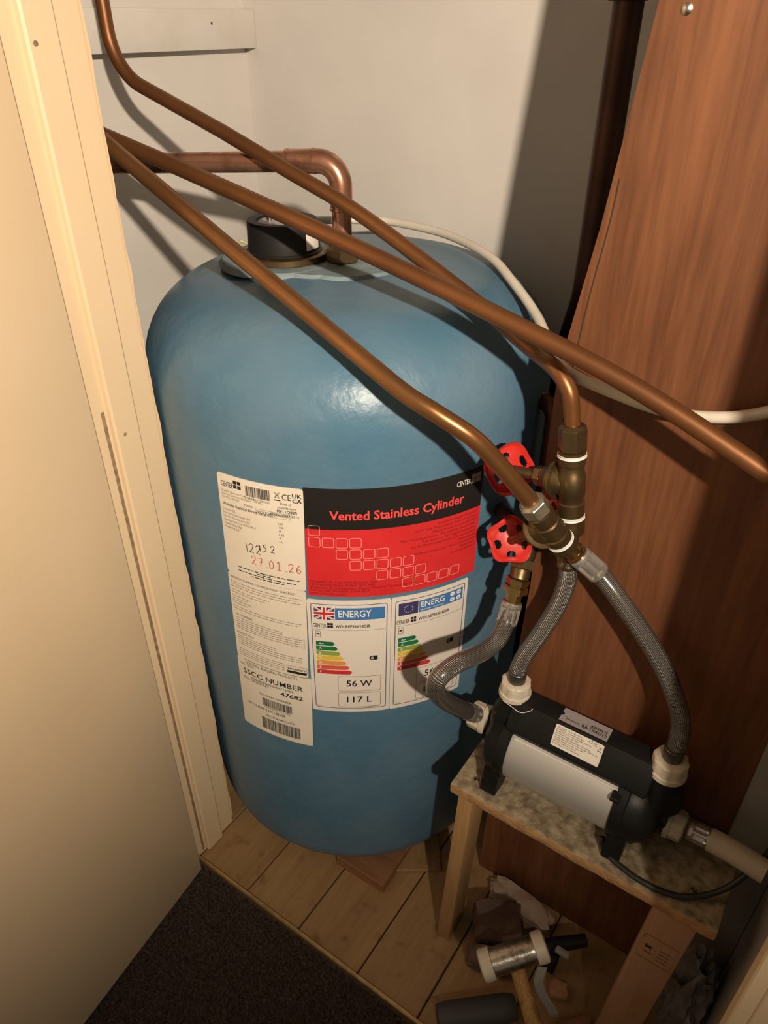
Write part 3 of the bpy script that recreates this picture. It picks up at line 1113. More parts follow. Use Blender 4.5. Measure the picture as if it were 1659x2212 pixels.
# ================================================================== PIPES
PR = 0.0108
# bright 28 mm draw-off pipe
vp = thing('draw_off_pipe', 'bright copper pipe elbowing off the cylinder top to the side wall', 'pipe', (-.693, .900, ZT))
top = V((-.693, .900, 1.294))
dirl = (V((-1.051, .776, 1.275)) - top).normalized()
bm = B()
path = [V((-.693, .900, ZT + .006)), top, top + dirl * 0.56]
tube(bm, rounded(path, 0.032, 12), 0.0142, 24)
build('pipe', bm, M['copper_new'], vp)
for (seg_, nm) in (((0.34, 0.45), 'elbow'),):
    bm = B()
    e = rounded([V((-.693, .900, 1.232)), top, top + dirl * 0.075], 0.032, 12)
    tube(bm, e, 0.0163, 24)
    build('elbow', bm, M['copper_new'], vp)
for c, dd in ((V((-.693, .900, 1.228)), V((0, 0, 1))), (top + dirl * 0.036, dirl), (top + dirl * 0.076, dirl)):
    bm = B()
    lathe(bm, c, dd, [(0, .0158), (.001, .0172), (.004, .0172), (.005, .0158)], 24)
    build('solder_ring', bm, M['copper_new'], vp)
bm = B()
hexnut(bm, (-.693, .900, ZT + .002), (0, 0, 1), 0.021, 0.0265, 6, 0.5)
lathe(bm, (-.693, .900, ZT + .022), (0, 0, 1), [(0, .022), (.004, .0185), (.007, .016)], 24)
build('compression_nut', bm, M['brass_old'], vp)

# pipe A: down the side wall, across the cylinder, down to its valve
aL = V((-1.059, .831, 1.394))
aP = [V(p) for p in ((-.853, .837, 1.326), (-.737, .837, 1.286), (-.613, .839, 1.242), (-.453, .836, 1.169), (-.347, .818, 1.124), (-.300, .792, 1.126 - .010), (-.276, .785, 1.096), (-.268, .785, 1.068), (-.264, .785, 1.045))]
pA = thing('copper_pipe', 'aged copper pipe bending from the side wall down to the upper red valve', 'pipe', aL)
bm = B()
tube(bm, rounded([V((-1.059, .829, 2.05)), aL, aP[0]], 0.075, 14)[:-1] + catmull(aP, 10), 0.0100, 20)
build('pipe', bm, M['copper'], pA)
bm = B()
r_ = bmesh.ops.create_grid(bm, x_segments=8, y_segments=6, size=1)
dA = (aP[1] - aP[0]).normalized()
_, xA, yA = frame(dA)
for v in r_['verts']:
    a_ = v.co.y * .9 + 2.4
    v.co = aP[0].lerp(aP[1], .08) + dA * v.co.x * (.009 - .003 * abs(v.co.y)) + (xA * math.cos(a_) + yA * math.sin(a_)) * .01015
build('verdigris_patch', bm, M['verdigris'], pA)

# pipe B: gently bowed run to the right edge
bP = [V(p) for p in ((-1.195, .755, 1.356), (-1.008, .753, 1.319), (-.777, .751, 1.273), (-.550, .751, 1.224), (-.357, .751, 1.178), (-.198, .747, 1.137), (-.044, .737, 1.083), (.090, .727, 1.030))]
pB = thing('copper_pipe', 'aged copper pipe running straight across to the right edge', 'pipe', bP[1])
bm = B()
tube(bm, catmull(bP, 8), PR, 20)
build('pipe', bm, M['copper'], pB)

# pipe C: lowest, to the lower valve
cP = [V(p) for p in ((-1.195, .730, 1.424), (-.930, .702, 1.315), (-.713, .678, 1.227), (-.481, .653, 1.134), (-.418, .649, 1.107), (-.377, .653, 1.091), (-.338, .667, 1.067), (-.316, .686, 1.036), (-.279, .724, .970), (-.275, .728, .963))]
pC = thing('copper_pipe', 'aged copper pipe slanting down to the lower red valve', 'pipe', cP[1])
bm = B()
tube(bm, catmull(cP, 8), PR, 20)
build('pipe', bm, M['copper_gold'], pC)

# pipe behind the plywood, its shade put into the copper colour
pD = thing('riser_pipe', 'thick copper riser pipe, darkened for shade, behind the plywood edge', 'pipe', (-.39, 1.12, .1))
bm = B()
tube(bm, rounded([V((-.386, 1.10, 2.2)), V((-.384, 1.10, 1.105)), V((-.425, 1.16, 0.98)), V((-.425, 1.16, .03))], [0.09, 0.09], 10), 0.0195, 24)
build('pipe', bm, M['copper_shaded'], pD)
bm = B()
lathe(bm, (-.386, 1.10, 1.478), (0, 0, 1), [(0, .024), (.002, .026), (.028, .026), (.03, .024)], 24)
build('collar', bm, M['copper_shaded'], pD)
pE = thing('pipe_stub', 'short dark copper elbow stub between the cylinder and the plywood', 'pipe', (-.36, .95, .985))
bm = B()
tube(bm, rounded([V((-.392, .975, .985)), V((-.352, .955, .985)), V((-.352, .955, .80))], .02, 8), .0125, 18)
build('pipe', bm, M['copper'], pE)
bm = B()
lathe(bm, (-.384, .971, .985), (.9, -.45, 0), [(0, .0125), (.002, .015), (.007, .015), (.009, .0125)], 18)
build('collar', bm, M['copper_new'], pE)


# ================================================================== GATE VALVES
def wheel(parent, c, nrm, rad, lobes=5, holes=3, roll=0.0):
    d_, x, y = frame(nrm)
    c = V(c)
    bm = B()
    nth = 120
    rings = [0.22, 0.40, 0.46, 0.52, 0.60, 0.68, 0.74, 0.80, 0.88, 0.95, 1.0]
    # dish profile, front and back
    top = lambda q: 0.0030 + 0.0035 * math.exp(-((q - .90) / .12) ** 2) - 0.004 * (1 - q)
    grid_t, grid_b = [], []
    for q in rings:
        rt, rb_ = [], []
        for k in range(nth):
            a = 2 * PI * k / nth + roll
            lob = 1 + 0.075 * math.cos(lobes * (a - roll)) * max(0, (q - .5) * 2)
            p = c + (x * math.cos(a) + y * math.sin(a)) * rad * q * lob
            rt.append(bm.verts.new(p + d_ * top(q)))
            rb_.append(bm.verts.new(p + d_ * (top(q) - (0.0050 if q > .9 else 0.0030))))
        grid_t.append(rt)
        grid_b.append(rb_)

    def open_(i, k):
        if i < 1 or i >= len(rings) - 2:
            return False
        ph = ((k % nth) + .5) / nth * lobes % 1.0
        q = (rings[i] + rings[i + 1]) / 2
        return ((q - .61) / .155) ** 2 + ((ph - .5) / .27) ** 2 < 1
    for i in range(len(rings) - 1):
        for k in range(nth):
            k2 = (k + 1) % nth
            if open_(i, k):
                if not open_(i, k - 1):
                    bm.faces.new((grid_t[i][k], grid_t[i + 1][k], grid_b[i + 1][k], grid_b[i][k]))
                if not open_(i, k + 1):
                    bm.faces.new((grid_t[i][k2], grid_b[i][k2], grid_b[i + 1][k2], grid_t[i + 1][k2]))
                if not open_(i - 1, k):
                    bm.faces.new((grid_t[i][k], grid_b[i][k], grid_b[i][k2], grid_t[i][k2]))
                if not open_(i + 1, k):
                    bm.faces.new((grid_t[i + 1][k], grid_t[i + 1][k2], grid_b[i + 1][k2], grid_b[i + 1][k]))
                continue
            bm.faces.new((grid_t[i][k], grid_t[i][k2], grid_t[i + 1][k2], grid_t[i + 1][k]))
            bm.faces.new((grid_b[i][k], grid_b[i + 1][k], grid_b[i + 1][k2], grid_b[i][k2]))
    for k in range(nth):
        k2 = (k + 1) % nth
        bm.faces.new((grid_t[-1][k], grid_t[-1][k2], grid_b[-1][k2], grid_b[-1][k]))
    bm.faces.new(grid_t[0])
    bm.faces.new(list(reversed(grid_b[0])))
    return build('handwheel', bm, M['red'], parent, ang=50)


def gate_valve(label, top_, bot, wheel_c, wr, nut_top=True, nut_bot=True, tape=True, roll=0.0, tm='brass_old', nutm='brass_old', wn=None, lobes=5):
    top_, bot, wc = V(top_), V(bot), V(wheel_c)
    ax = (bot - top_).normalized()
    L = (bot - top_).length
    mid = top_ + ax * (L * .5)
    bd = (wc - mid)
    bd = (bd - ax * bd.dot(ax) * 0.7)
    bl = (wc - mid).length
    bd = (wc - mid).normalized()
    t = thing('gate_valve', label, 'valve', bot)
    bm = B()
    lathe(bm, top_ + ax * (L * .20), ax, [(0, .0150), (.001, .0172), (L * .12, .0172), (L * .13, .0155), (L * .20, .0155), (L * .22, .0175), (L * .40, .0175), (L * .42, .0155), (L * .47, .0155), (L * .48, .0172), (L * .595, .0172), (L * .6, .0150)], 28)
    build('body', bm, M[tm], t)
    if nut_top:
        bm = B()
        hexnut(bm, top_, ax, L * .20, .0176, 6, 0.35)
        lathe(bm, top_ - ax * .003, ax, [(0, .0125), (.003, .0165)], 20)
        build('compression_nut', bm, M[nutm], t)
    if nut_bot:
        bm = B()
        hexnut(bm, top_ + ax * (L * .82), ax, L * .18, .0180, 6, 0.2)
        build('compression_nut', bm, M[tm], t)
    if tape:
        for q in tape:
            bm = B()
            lathe(bm, top_ + ax * (L * q), ax, [(0, .0165), (.0006, .0178), (.0028, .0174), (.0042, .0182), (.0058, .0165)], 28)
            build('sealing_tape', bm, M['ptfe'], t)
    # bonnet: collar, gland, stem
    bm = B()
    lathe(bm, mid + bd * .006, bd, [(0, .0165), (.012, .0205), (.0125, .0262), (.0160, .0262), (.0165, .0240), (.0195, .0240), (.0200, .0175), (.026, .0165), (.034, .0140), (.036, .0120)], 32)
    build('bonnet', bm, M[tm], t)
    bm = B()
    hexnut(bm, mid + bd * .040, bd, .012, .0135, 6, 0.1)
    lathe(bm, mid + bd * .046, bd, [(0, .0075), (max(.004, bl - .046), .0070), (bl - .044, .0070), (bl - .042, .004)], 16)
    build('gland_nut', bm, M[tm], t)
    wheel(t, wc, wn if wn else bd, wr, lobes=lobes, roll=roll)
    return t


VA = gate_valve('upper brass gate valve with red wheel, upright against the plywood', (-.2645, .785, 1.052), (-.2455, .785, .902), (-.345, .800, .958), .0345, tape=(.225, .80), roll=0.3, lobes=4, wn=(-.72, .62, -.30))
VC = gate_valve('lower brass gate valve with red wheel, at the end of the slanting pipe', (-.2795, .7215, .972), (-.2420, .7655, .893), (-.326, .786, .858), .0325, tape=(.80,), roll=0.9, nutm='nickel', wn=(-.42, .75, -.51))
# embossed mark on the upper valve body
# third valve, mostly hidden behind the other two
t = thing('gate_valve', 'half-hidden gate valve behind the two red-wheeled valves', 'valve', (-.31, .80, .81))
q0, q1 = V((-.313, .812, .832)), V((-.307, .784, .798))
ax3 = (q1 - q0).normalized()
bm = B()
lathe(bm, q0 - ax3 * .012, ax3, [(0, .012), (.002, .0155), (.022, .0155), (.024, .0145), (.056, .0135)], 24)
build('body', bm, M['brass_old'], t)
bm = B()
hexnut(bm, q0 + ax3 * .014, ax3, .016, .0182, 6, 0.4)
build('compression_nut', bm, M['brass_old'], t)
wheel(t, (-.278, .806, .921), (-.45, -.75, .35), .0250, lobes=5, roll=.2)
bm = B()
tube(bm, [(-.311, .812, .838), (-.292, .808, .885), (-.278, .808, .922)], .0065, 12)
build('stem', bm, M['brass_old'], t)
bm = B()
tube(bm, [(-.313, .812, .836), (-.340, .835, .846), (-.40, .87, .85)], .011, 16)
build('tail_pipe', bm, M['copper_shaded'], t)


# ================================================================== HOSES
def ferrule(parent, p, d_, length=.034, r=.0150, m='chrome'):
    """crimped sleeve with pressed slots"""
    d_, x, y = frame(d_)
    p = V(p)
    bm = B()
    n = 8
    segs = 32
    prof_ = [(0, 0), (.002, 1), (.006, 1), (.009, 2), (length - .009, 2), (length - .006, 1), (length - .002, 1), (length, 0)]
    rings = []
    for tt, fl_ in prof_:
        ring = []
        for k in range(segs):
            a = 2 * PI * k / segs
            rr = r * .93 if fl_ == 0 else r
            if fl_ == 2 and (k % 4) in (1, 2):
                rr = r * .82
            ring.append(bm.verts.new(p + d_ * tt + (x * math.cos(a) + y * math.sin(a)) * rr))
        rings.append(ring)
    for i in range(len(rings) - 1):
        for k in range(segs):
            k2 = (k + 1) % segs
            bm.faces.new((rings[i][k], rings[i][k2], rings[i + 1][k2], rings[i + 1][k]))
    bm.faces.new(list(reversed(rings[0])))
    bm.faces.new(rings[-1])
    return build('ferrule', bm, M[m], parent, ang=12)


def union_nut(parent, p, d_, length, r, m='nylon'):
    """ribbed plastic nut with a collar at the pump end"""
    d_, x, y = frame(d_)
    p = V(p)
    bm = B()
    segs = 48
    prof_ = [(0, .74, 0), (.0015, .90, 0), (.003, .96, 1), (length * .68, .98, 1), (length * .72, 1.06, 0), (length * .95, 1.08, 0), (length, 1.0, 0)]
    rings = []
    for tt, q, rib in prof_:
        ring = []
        for k in range(segs):
            a = 2 * PI * k / segs
            rr = r * q * ((1 + .035 * math.cos(8 * a)) if rib else 1)
            ring.append(bm.verts.new(p + d_ * tt + (x * math.cos(a) + y * math.sin(a)) * rr))
        rings.append(ring)
    for i in range(len(rings) - 1):
        for k in range(segs):
            k2 = (k + 1) % segs
            bm.faces.new((rings[i][k], rings[i][k2], rings[i + 1][k2], rings[i + 1][k]))
    bm.faces.new(list(reversed(rings[0])))
    bm.faces.new(rings[-1])
    return build('union_nut', bm, M[m], parent, ang=30)


def hose(label, pts, r=.0128, f0=None, f1=None):
    t = thing('braided_hose', label, 'hose', pts[-1], 'steel braided hoses of the pump')
    P = catmull(pts, 14)
    bm = B()
    tube(bm, P, r, 28, uv=True)
    build('braid', bm, M['braid'], t)
    return t, P


# left hose: from the fitting under the lower wheel, looping to the pump's left end
h1 = [(-.3065, .764, .755), (-.306, .751, .738), (-.3055, .727, .727), (-.310, .690, .731), (-.320, .636, .748), (-.329, .606, .742), (-.336, .612, .708), (-.338, .648, .652), (-.334, .694, .596), (-.332, .712, .575)]
t, P = hose('braided steel hose looping out in front of the labels to the pump end', h1)
d0 = (V(h1[0]) - V((-.307, .782, .796))).normalized()
bm = B()
lathe(bm, (-.3075, .7845, .802), d0, [(0, .013), (.002, .0165), (.010, .0165), (.011, .0140), (.013, .0140), (.0135, .0178), (.023, .0178), (.0235, .0115), (.040, .0112)], 6, True, .3)
build('adaptor', bm, M['brass'], t)
ferrule(t, V(h1[0]) - d0 * .014, d0, .034, .0150)
d1 = (V((-.325, .744, .540)) - V(h1[-1])).normalized()
ferrule(t, V(h1[-1]) - d1 * .006, d1, .034, .0138)
union_nut(t, (-.3445, .750, .5300), (1, 0, 0), .032, .0225)

# middle hose: from the upper valve down to the pump's left outlet
h2 = [(-.2425, .785, .862), (-.239, .785, .830), (-.244, .780, .784), (-.259, .771, .731), (-.273, .761, .690), (-.277, .753, .668), (-.277, .750, .655)]
t, P = hose('braided steel hose curving down to the left nut on top of the pump', h2)
bm = B()
lathe(bm, (-.2455, .785, .905), V(h2[0]) - V((-.2455, .785, .905)), [(0, .0115), (.045, .0115)], 20)
build('tail_pipe', bm, M['brass_old'], t)
ferrule(t, (-.2440, .785, .880), V((-.242, .785, .85)) - V((-.2440, .785, .880)), .030, .0142, 'brass_old')
bm = B()
lathe(bm, (-.277, .750, .664), (0, 0, -1), [(0, .0128), (.001, .0136), (.018, .0136), (.022, .0136), (.024, .013)], 20)
build('cuff', bm, M['cuff'], t)
union_nut(t, (-.277, .750, .645), (0, 0, -1), .030, .0225)
bm = B()
tube(bm, catmull([(-.285, .727, .616), (-.270, .722, .618), (-.255, .724, .612), (-.243, .730, .617), (-.240, .732, .622)], 6), .0006, 6)
build('tape_thread', bm, M['ptfe'], t)

# right hose: from the lower valve sweeping to the pump's right outlet
h3 = [(-.215, .785, .868), (-.198, .789, .853), (-.171, .786, .832), (-.122, .784, .784), (-.081, .782, .733), (-.054, .773, .688), (-.046, .760, .660), (-.046, .752, .640)]
t, P = hose('braided steel hose sweeping right to the far nut on the pump', h3)
dd = (V(h3[0]) - V((-.2440, .7640, .8960))).normalized()
bm = B()
lathe(bm, (-.2440, .7640, .8960), dd, [(0, .0125), (.018, .0125), (.0185, .0145), (.021, .0145), (.0215, .012), (.03, .012)], 24)
build('tail_pipe', bm, M['brass'], t)
ferrule(t, V(h3[0]) - dd * .020, (V(h3[1]) - V(h3[0]) + dd * .02), .040, .0158)
bm = B()
lathe(bm, (-.0462, .7525, .652), (0, -.06, -1), [(0, .0128), (.001, .0136), (.018, .0136), (.022, .0136), (.024, .013)], 20)
build('cuff', bm, M['cuff'], t)
union_nut(t, (-.0465, .750, .634), (0, 0, -1), .030, .0238)

# pale outlet hose leaving to the right
t = thing('outlet_hose', 'cream covered hose leaving the right end of the pump', 'hose', (.06, .75, .51))
bm = B()
tube(bm, catmull([(.030, .750, .516), (.06, .748, .517), (.105, .742, .517)], 8), .0165, 24)
build('cover', bm, M['pipe_cream'], t)
ferrule(t, (.002, .7505, .513), (1, 0, .05), .032, .0135)
union_nut(t, (-.002, .750, .5115), (-1, 0, 0), .026, .0225, 'nylon_dark')

# ================================================================== BENCH
bt = thing('timber_stand', 'rough timber stand carrying the pump in front of the plywood', 'stand', (-.13, .74, 0))
bm = B()
box(bm, -.332, .078, .668, .826, .428, .450, .003, 2)
bmesh.ops.subdivide_edges(bm, edges=[e for e in bm.edges if e.calc_length() > .1], cuts=24, use_grid_fill=True)
for v in bm.verts:
    v.co += V((0, noise.noise(v.co * 40) * .0016, noise.noise(v.co * 60 + V((5, 0, 0))) * .0012))
o = build('top_board', bm, M['chip'], bt)
o.data.materials.append(M['chip_edge'])
for p_ in o.data.polygons:
    if abs(p_.normal.y) > .6 or p_.normal.z < -.5:
        p_.material_index = 1
bm = B()
box(bm, -.326, -.300, .673, .728, 0.001, .4275, .002, 2)
for v in bm.verts:
    v.co.x += -.006 * (1 - v.co.z / .43) + .008 * (v.co.z / .43)
    v.co.y -= .012 * (1 - v.co.z / .43)
build('leg', bm, M['pine'], bt)
bm = B()
box(bm, -.004, .056, .671, .700, 0.001, .4275, .002, 2)
for v in bm.verts:
    v.co.x -= .022 * (1 - v.co.z / .43)
lg = build('leg', bm, M['pine_red'], bt)
# printed stamp on the right leg
sh = Sheet(lambda u, v, lift: V((-.002 + u - .022 * (1 - (.36 - v) / .43), .6705 - lift * .4, .36 - v)))
sh.stroke('stamp', [(.004, 0), (.052, 0)], .0008)
sh.stroke('stamp', [(.004, .062), (.052, .062), (.052, .050)], .0008)
sh.stroke('stamp', [(.004, 0), (.004, .012)], .0008)
sh.text('stamp', 'M', .010, .033, .015, bold=.006)
sh.words('stamp', .010, .022, .044, .004, seed=2)
for i in range(4):
    sh.words('stamp', .030, .045, .024 + .009 * i, .0025, seed=10 + i)
b_ = sh.layers['stamp']
me = bpy.data.meshes.new('stamp')
b_.to_mesh(me)
b_.free()
o = link('ink_stamp', me, M['stamp'], lg)
o.location = (0, 0, 0)
bm = B()
box(bm, -.300, .050, .800, .8255, .395, .4275, .002, 2)
build('cleat', bm, M['pine'], bt)
for (x, y) in ((-.301, .6985), (.02, .69), (.035, .71)):
    bm = B()
    lathe(bm, (x, y, .4495), (0, 0, 1), [(0, .0048), (.0012, .0046), (.0022, .0035), (.0016, .0022), (.0010, .0010)], 16)
    build('screw', bm, M['brass_old'], bt)

# ================================================================== PUMP
AY, AZ = .750, .519
pm = thing('shower_pump', 'black and silver twin-ended shower pump on the timber stand', 'pump', (-.17, AY, .45))
bm = B()
lathe(bm, (-.262, AY, AZ), (1, 0, 0), [(0, .0575), (.172, .0575)], 64)
build('motor_shell', bm, M['alu'], pm)
# highlight along the shell's top edge, added as a pale strip
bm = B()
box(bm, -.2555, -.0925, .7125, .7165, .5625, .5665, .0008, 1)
build('shell_highlight', bm, mat('highlight_strip', (0.72, 0.69, 0.64), 0.35), pm)


def endcap(x0, sx, L):
    bm_ = B()
    lathe(bm_, (x0, AY, AZ), (sx, 0, 0), [(0, .0600), (.002, .0625), (.016, .0625), (.018, .0605), (L * .62, .0585), (L * .80, .050), (L * .92, .038), (L, .030), (L + .004, .022), (L + .012, .022)], 48)
    o_ = build('end_cap', bm_, M['black'], pm)
    # foot
    bm_ = B()
    xa, xb = sorted((x0 + sx * .004, x0 + sx * .030))
    prism(bm_, [(.700, AZ - .005), (.689, .478), (.684, .452), (.714, .4505), (.726, .4615), (.774, .4615), (.786, .4505), (.816, .452), (.811, .478), (.800, AZ - .005)], 'X', xa, xb)
    bmesh.ops.bevel(bm_, geom=list(bm_.edges), offset=.0015, segments=2, affect='EDGES')
    build('foot', bm_, M['black'], pm)
    for yy in (.696,):
        bm_ = B()
        lathe(bm_, (x0 + sx * .031, yy + .012, .488), (sx, 0, 0), [(0, .004), (.002, .0038), (.0026, .0022)], 12)
        build('screw', bm_, M['steel'], pm)
    return o_


endcap(-.2585, -1, .046)
endcap(-.0955, 1, .058)
# terminal box with sloping front
bm = B()
prism(bm, [(.716, .5715), (.7125, .5795), (.7335, .6180), (.7375, .6205), (.7640, .6205), (.768, .616), (.772, .5715)], 'X', -.272, -.058)
bmesh.ops.bevel(bm, geom=[e for e in bm.edges], offset=.0022, segments=2, affect='EDGES')
build('terminal_box', bm, M['black'], pm)
bm = B()
prism(bm, [(.722, .560), (.716, .5720), (.772, .5720), (.772, .555)], 'X', -.268, -.062)
build('box_base', bm, M['black_matt'], pm, smooth=False)
# upright ports
for x, L in ((-.277, .088), (-.0465, .068)):
    bm = B()
    lathe(bm, (x, AY, AZ + .03), (0, 0, 1), [(0, .032), (.030, .029), (.045, .0240), (.055, .0205), (L, .0205)], 32)
    build('port', bm, M['black'], pm)
bm = B()
box(bm, -.101, -.088, .697, .722, .558, .566, .001, 1)
build('box_clip', bm, M['black_matt'], pm)
bm = B()
lathe(bm, (-.0845, .7165, .5635), (0, -.6, .8), [(0, .0035), (.002, .0033), (.0025, .002)], 12)
build('screw', bm, M['steel'], pm)
# rating plate wrapped over the box edge: grey flap on top, white face on the slope
sl0, sl1 = V((0, .7335, .6180)), V((0, .7125, .5795))
sd = (sl1 - sl0).normalized()
sn = V((0, -sd.z, sd.y)) * -1
if sn.y > 0:
    sn = -sn


def on_slope(u, v, lift):
    return V((-.2015 + u, 0, 0)) + V((0, sl0.y, sl0.z)) + sd * (v + .002) + sn * (lift + .0002)


def on_top(u, v, lift):
    return V((-.2015 + u, .7365 + v, .6208 + lift))


sh = Sheet(on_slope, 1)
LW, LH = .0715, .0330
paper(sh, 'lab_white', LW, LH, rad=.002, lift=.0003)
lines = [('Duty Head:  1.5 bar @ 6 l/min', .036), ('Head Max:  1.6 bar @ zero flow', .041), ('Head Min:  0.1m   Pmax: 0.5MPa (5.0 bar)', .052), ('Max Water Temperature: 65\u00b0C', .034), ('Motor Fitted with Manual Reset Thermotrip', .052),
         ('V: 230 1ph 50 Hz (FLC), IPX4, Ins Input: 500  A: 2.2', .064), ('S2N: Z: 5 (Max Suction) 1amp: 485', .044), ('EN: (IEC) 60335-2-41 \u00b5F', .034), ('Henley-on-Thames', .040)]
for i, (s_, w) in enumerate(lines):
    sh.text('ink', s_, .0028, .0042 + .0031 * i, .0028, w, lift=.0006)
sh.text('ink', 'CE', .0495, .0052, .0056, .0060, lift=.0006)
sh.text('ink', 'UK', .0570, .0038, .0030, .0048, bold=.02, lift=.0006)
sh.text('ink', 'CA', .0570, .0066, .0030, .0048, bold=.02, lift=.0006)
sh.stroke('ink', [(.0650, .0040), (.0690, .0090)], .0004, .0006)
sh.stroke('ink', [(.0690, .0040), (.0650, .0090)], .0004, .0006)
sh.rect('ink', .0640, .0104, .0698, .0114, .0006)
sh.finish(pm, 'lab_white')
sh = Sheet(on_top, 1)
b_ = sh.bm('lab_grey')
notch = [(0, 0), (0, .0105)] + [(.0035 * math.sin(PI * k / 8) + .0, .0105 + .0035 - .0035 * math.cos(PI * k / 8)) for k in range(1, 9)] + [(0, .0260), (LW, .0260), (LW, 0)]
sh.poly('lab_grey', notch, .0002)
sh.text('ink', 'STUART', LW - .0030, .0050, .0072, .0260, flip=True, bold=.012, lift=.0005)
sh.text('ink', 'TURNER', LW - .0030, .0115, .0072, .0260, flip=True, bold=.012, lift=.0005)
sh.poly('ink', [(.0365 + .0046 * math.cos(k * PI / 12), .0085 + .0046 * math.sin(k * PI / 12)) for k in range(24)], .0005)
sh.outline('lab_white', .0330, .0050, .0400, .0120, .0005, .0034, .0008)
sh.text('lab_white', 'T', .0365, .0068, .0062, align='c', flip=True, lift=.0008)
sh.rect('ink', .0080, .0062, .0290, .0068, .0005)
sh.words('ink', .0085, .0280, .0085, .0017, .0005, seed=5)
sh.words('ink', .0045, .0090, .0110, .0013, .0005, seed=6)
sh.finish(pm, 'lab_grey')

# mains flex of the pump
bm = B()
tube(bm, catmull([(-.098, .702, .470), (-.090, .694, .458), (-.066, .684, .4555), (-.022, .678, .4555), (.024, .688, .4560), (.062, .714, .468), (.083, .738, .490), (.100, .765, .520), (.104, .785, .57)], 12), .0042, 12)
tag(build('power_cable', bm, M['cable_black']), 'black flex from the pump lying across the timber stand', 'cable')

# white flex from the heater round the back of the cylinder and off to the right
bm = B()
wp = [(hx - .045, hy + .036, ZT + .021), (-.895, .925, ZT + .013), (-.905, .985, ZT + .011), (-.872, 1.060, ZT + .009), (-.803, 1.125, ZT + .006), (-.752, 1.140, ZT + .005), (-.643, 1.117, ZT + .005), (-.526, 1.048, ZT + .002), (-.456, .993, 1.142), (-.392, .938, 1.122), (-.335, .868, 1.108), (-.290, .810, 1.108), (-.228, .809, 1.095), (-.163, .809, 1.089), (-.109, .809, 1.098), (-.067, .809, 1.116), (.02, .80, 1.17)]
tube(bm, catmull(wp, 10), .0068, 14)
tag(build('white_cable', bm, M['cable_white']), 'white flex draped over the cylinder shoulder and across the plywood', 'cable')

# ================================================================== THINGS ON THE FLOOR UNDER THE STAND
hm = thing('hammer', 'soft-faced hammer with silver head and wooden handle', 'hammer', (-.05, .56, 0))
hA, hB = V((-.198, .569, .204)), V((-.130, .636, .230))
hd = (hB - hA).normalized()
hc = (hA + hB) / 2
Lh = .098
bm = B()
lathe(bm, hc - hd * (Lh / 2 - .013), hd, [(0, .0205), (.001, .0215), (Lh - .027, .0215), (Lh - .026, .0205)], 40)
build('head', bm, M['hsteel'], hm)
for sgn in (-1, 1):
    bm = B()
    lathe(bm, hc + hd * sgn * (Lh / 2 - .014), hd * sgn, [(0, .0210), (.001, .0240), (.014, .0245), (.018, .0235), (.020, .020), (.0205, .010)], 36)
    build('face', bm, M['nylon'], hm)
foot_ = V((-.052, .560, .012))
bm = B()
hd2 = (foot_ - hc)
tube(bm, [hc + hd2 * .04, hc + hd2 * .25, hc + hd2 * .5, hc + hd2 * .75, foot_], lambda s_: .0118 + .0035 * s_, 20)
hw_o = build('handle', bm, M['hwood'], hm)

bm = B()
rubble(bm, (-.238, .722, .040), (.054, .040, .046), 3, 3, .12, .55, .85)
tag(build('brick_lump', bm, M['brick'], ang=25), 'dusty dark brick lump behind the hammer head', 'brick')
bm = B()
rubble(bm, (-.222, .662, .028), (.050, .020, .028), 9, 3, .12, .35, .85)
tag(build('brick_lump', bm, M['brick'], ang=25), 'dark brick lump directly under the hammer head', 'brick')
bm = B()
rubble(bm, (-.222, .792, .022), (.074, .026, .022), 5, 3, .35, -.08, .6)
tag(build('plaster_lump', bm, M['plaster'], ang=25), 'pinkish lump of old plaster against the plywood foot', 'rubble')
bm = B()
rubble(bm, (-.098, .695, .014), (.020, .018, .014), 8, 2, .2, .4, .8)
tag(build('brick_shard', bm, M['shard'], ang=20), 'small orange brick shard right of the hammer head', 'rubble')
bm = B()
rubble(bm, (-.060, .655, .010), (.045, .012, .010), 11, 2, .2, .9, .8)
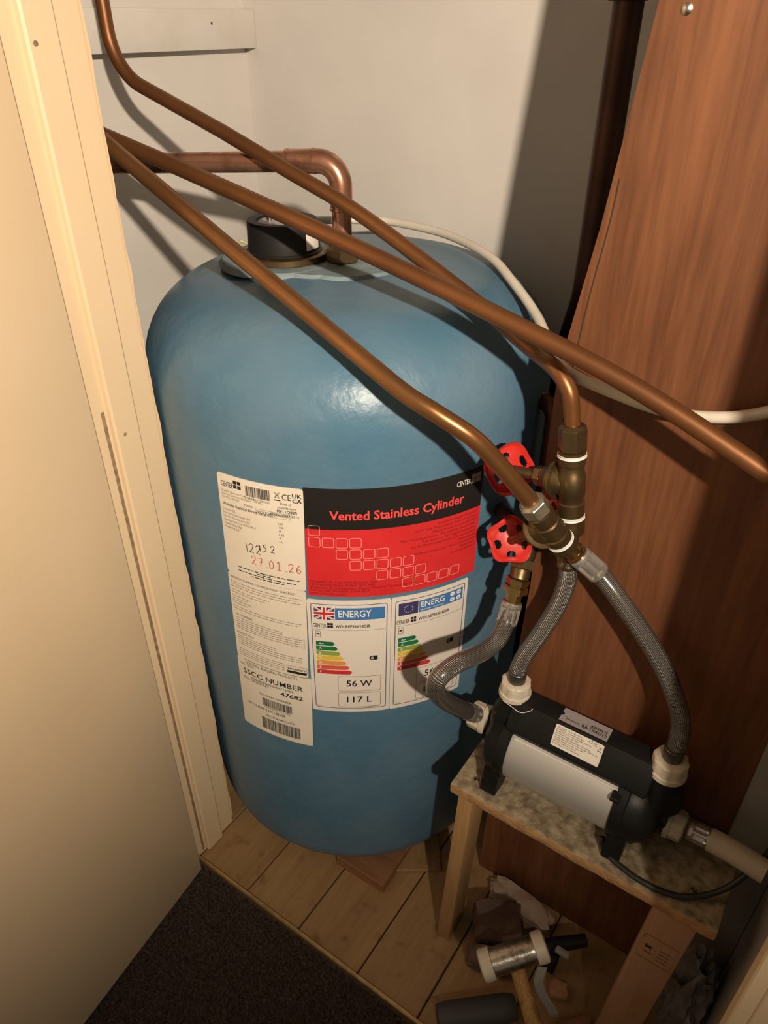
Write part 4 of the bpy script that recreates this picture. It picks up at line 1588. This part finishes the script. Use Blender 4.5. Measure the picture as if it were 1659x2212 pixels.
tag(build('wood_splinter', bm, M['block'], ang=20), 'short brown wood splinter near the right leg', 'offcut')
bm = B()
P = [V((-.252, .530, .0235)).lerp(V((-.150, .621, .0235)), k / 8) for k in range(9)]
tube(bm, P, lambda s_: .0235 * (0.86 if s_ in (0.0, 1.0) else 1), 24)
tag(build('rubber_tube', bm, M['greybar']), 'dark grey tube lying on the boards below the hammer', 'tube')
# grey lever strip
bm = B()
sp_ = catmull([(-.131, .678, .078), (-.128, .659, .065), (-.114, .650, .050), (-.098, .647, .038), (-.087, .644, .026)], 8)
prev = None
for p in sp_:
    a = [bm.verts.new(p + V(q)) for q in ((-.007, -.004, .0), (.007, .004, .0), (.007, .004, .008), (-.007, -.004, .008))]
    if prev:
        for k in range(4):
            bm.faces.new((prev[k], prev[(k + 1) % 4], a[(k + 1) % 4], a[k]))
    else:
        bm.faces.new(list(reversed(a)))
    prev = a
bm.faces.new(prev)
lv = thing('trigger_clamp', 'black clamp with a bent grey lever beside the hammer head', 'clamp', (-.11, .70, 0))
build('lever', bm, M['greyplastic'], lv)
bm = B()
tube(bm, [(-.165, .705, .058), (-.135, .735, .060), (-.105, .762, .060), (-.088, .778, .060)], lambda s_: .015 - .004 * s_, 16)
build('bar', bm, M['black_matt'], lv)
bm = B()
box(bm, -.126, -.100, .718, .730, .074, .084, .003, 2)
build('pad', bm, M['greyplastic'], lv)
bm = B()
box(bm, -.142, -.118, .715, .742, .001, .052, .004, 2)
build('jaw', bm, M['black_matt'], lv)
# crumpled bag behind the right leg
bm = B()
r = bmesh.ops.create_icosphere(bm, subdivisions=4, radius=1.0)
for v in r['verts']:
    p = v.co.copy()
    n_ = abs(noise.noise(p * 2.2 + V((4, 1, 2)))) * .55 + abs(noise.noise(p * 5 + V((1, 7, 3)))) * .28
    p = p * (1.05 - n_)
    z_ = p.z * .150 + .125
    v.co = V((.083 + p.x * .040, .752 + p.y * .044, max(.002, z_)))
tag(build('plastic_bag', bm, M['bag'], ang=25), 'crumpled grey plastic bag behind the right leg of the stand', 'bag')
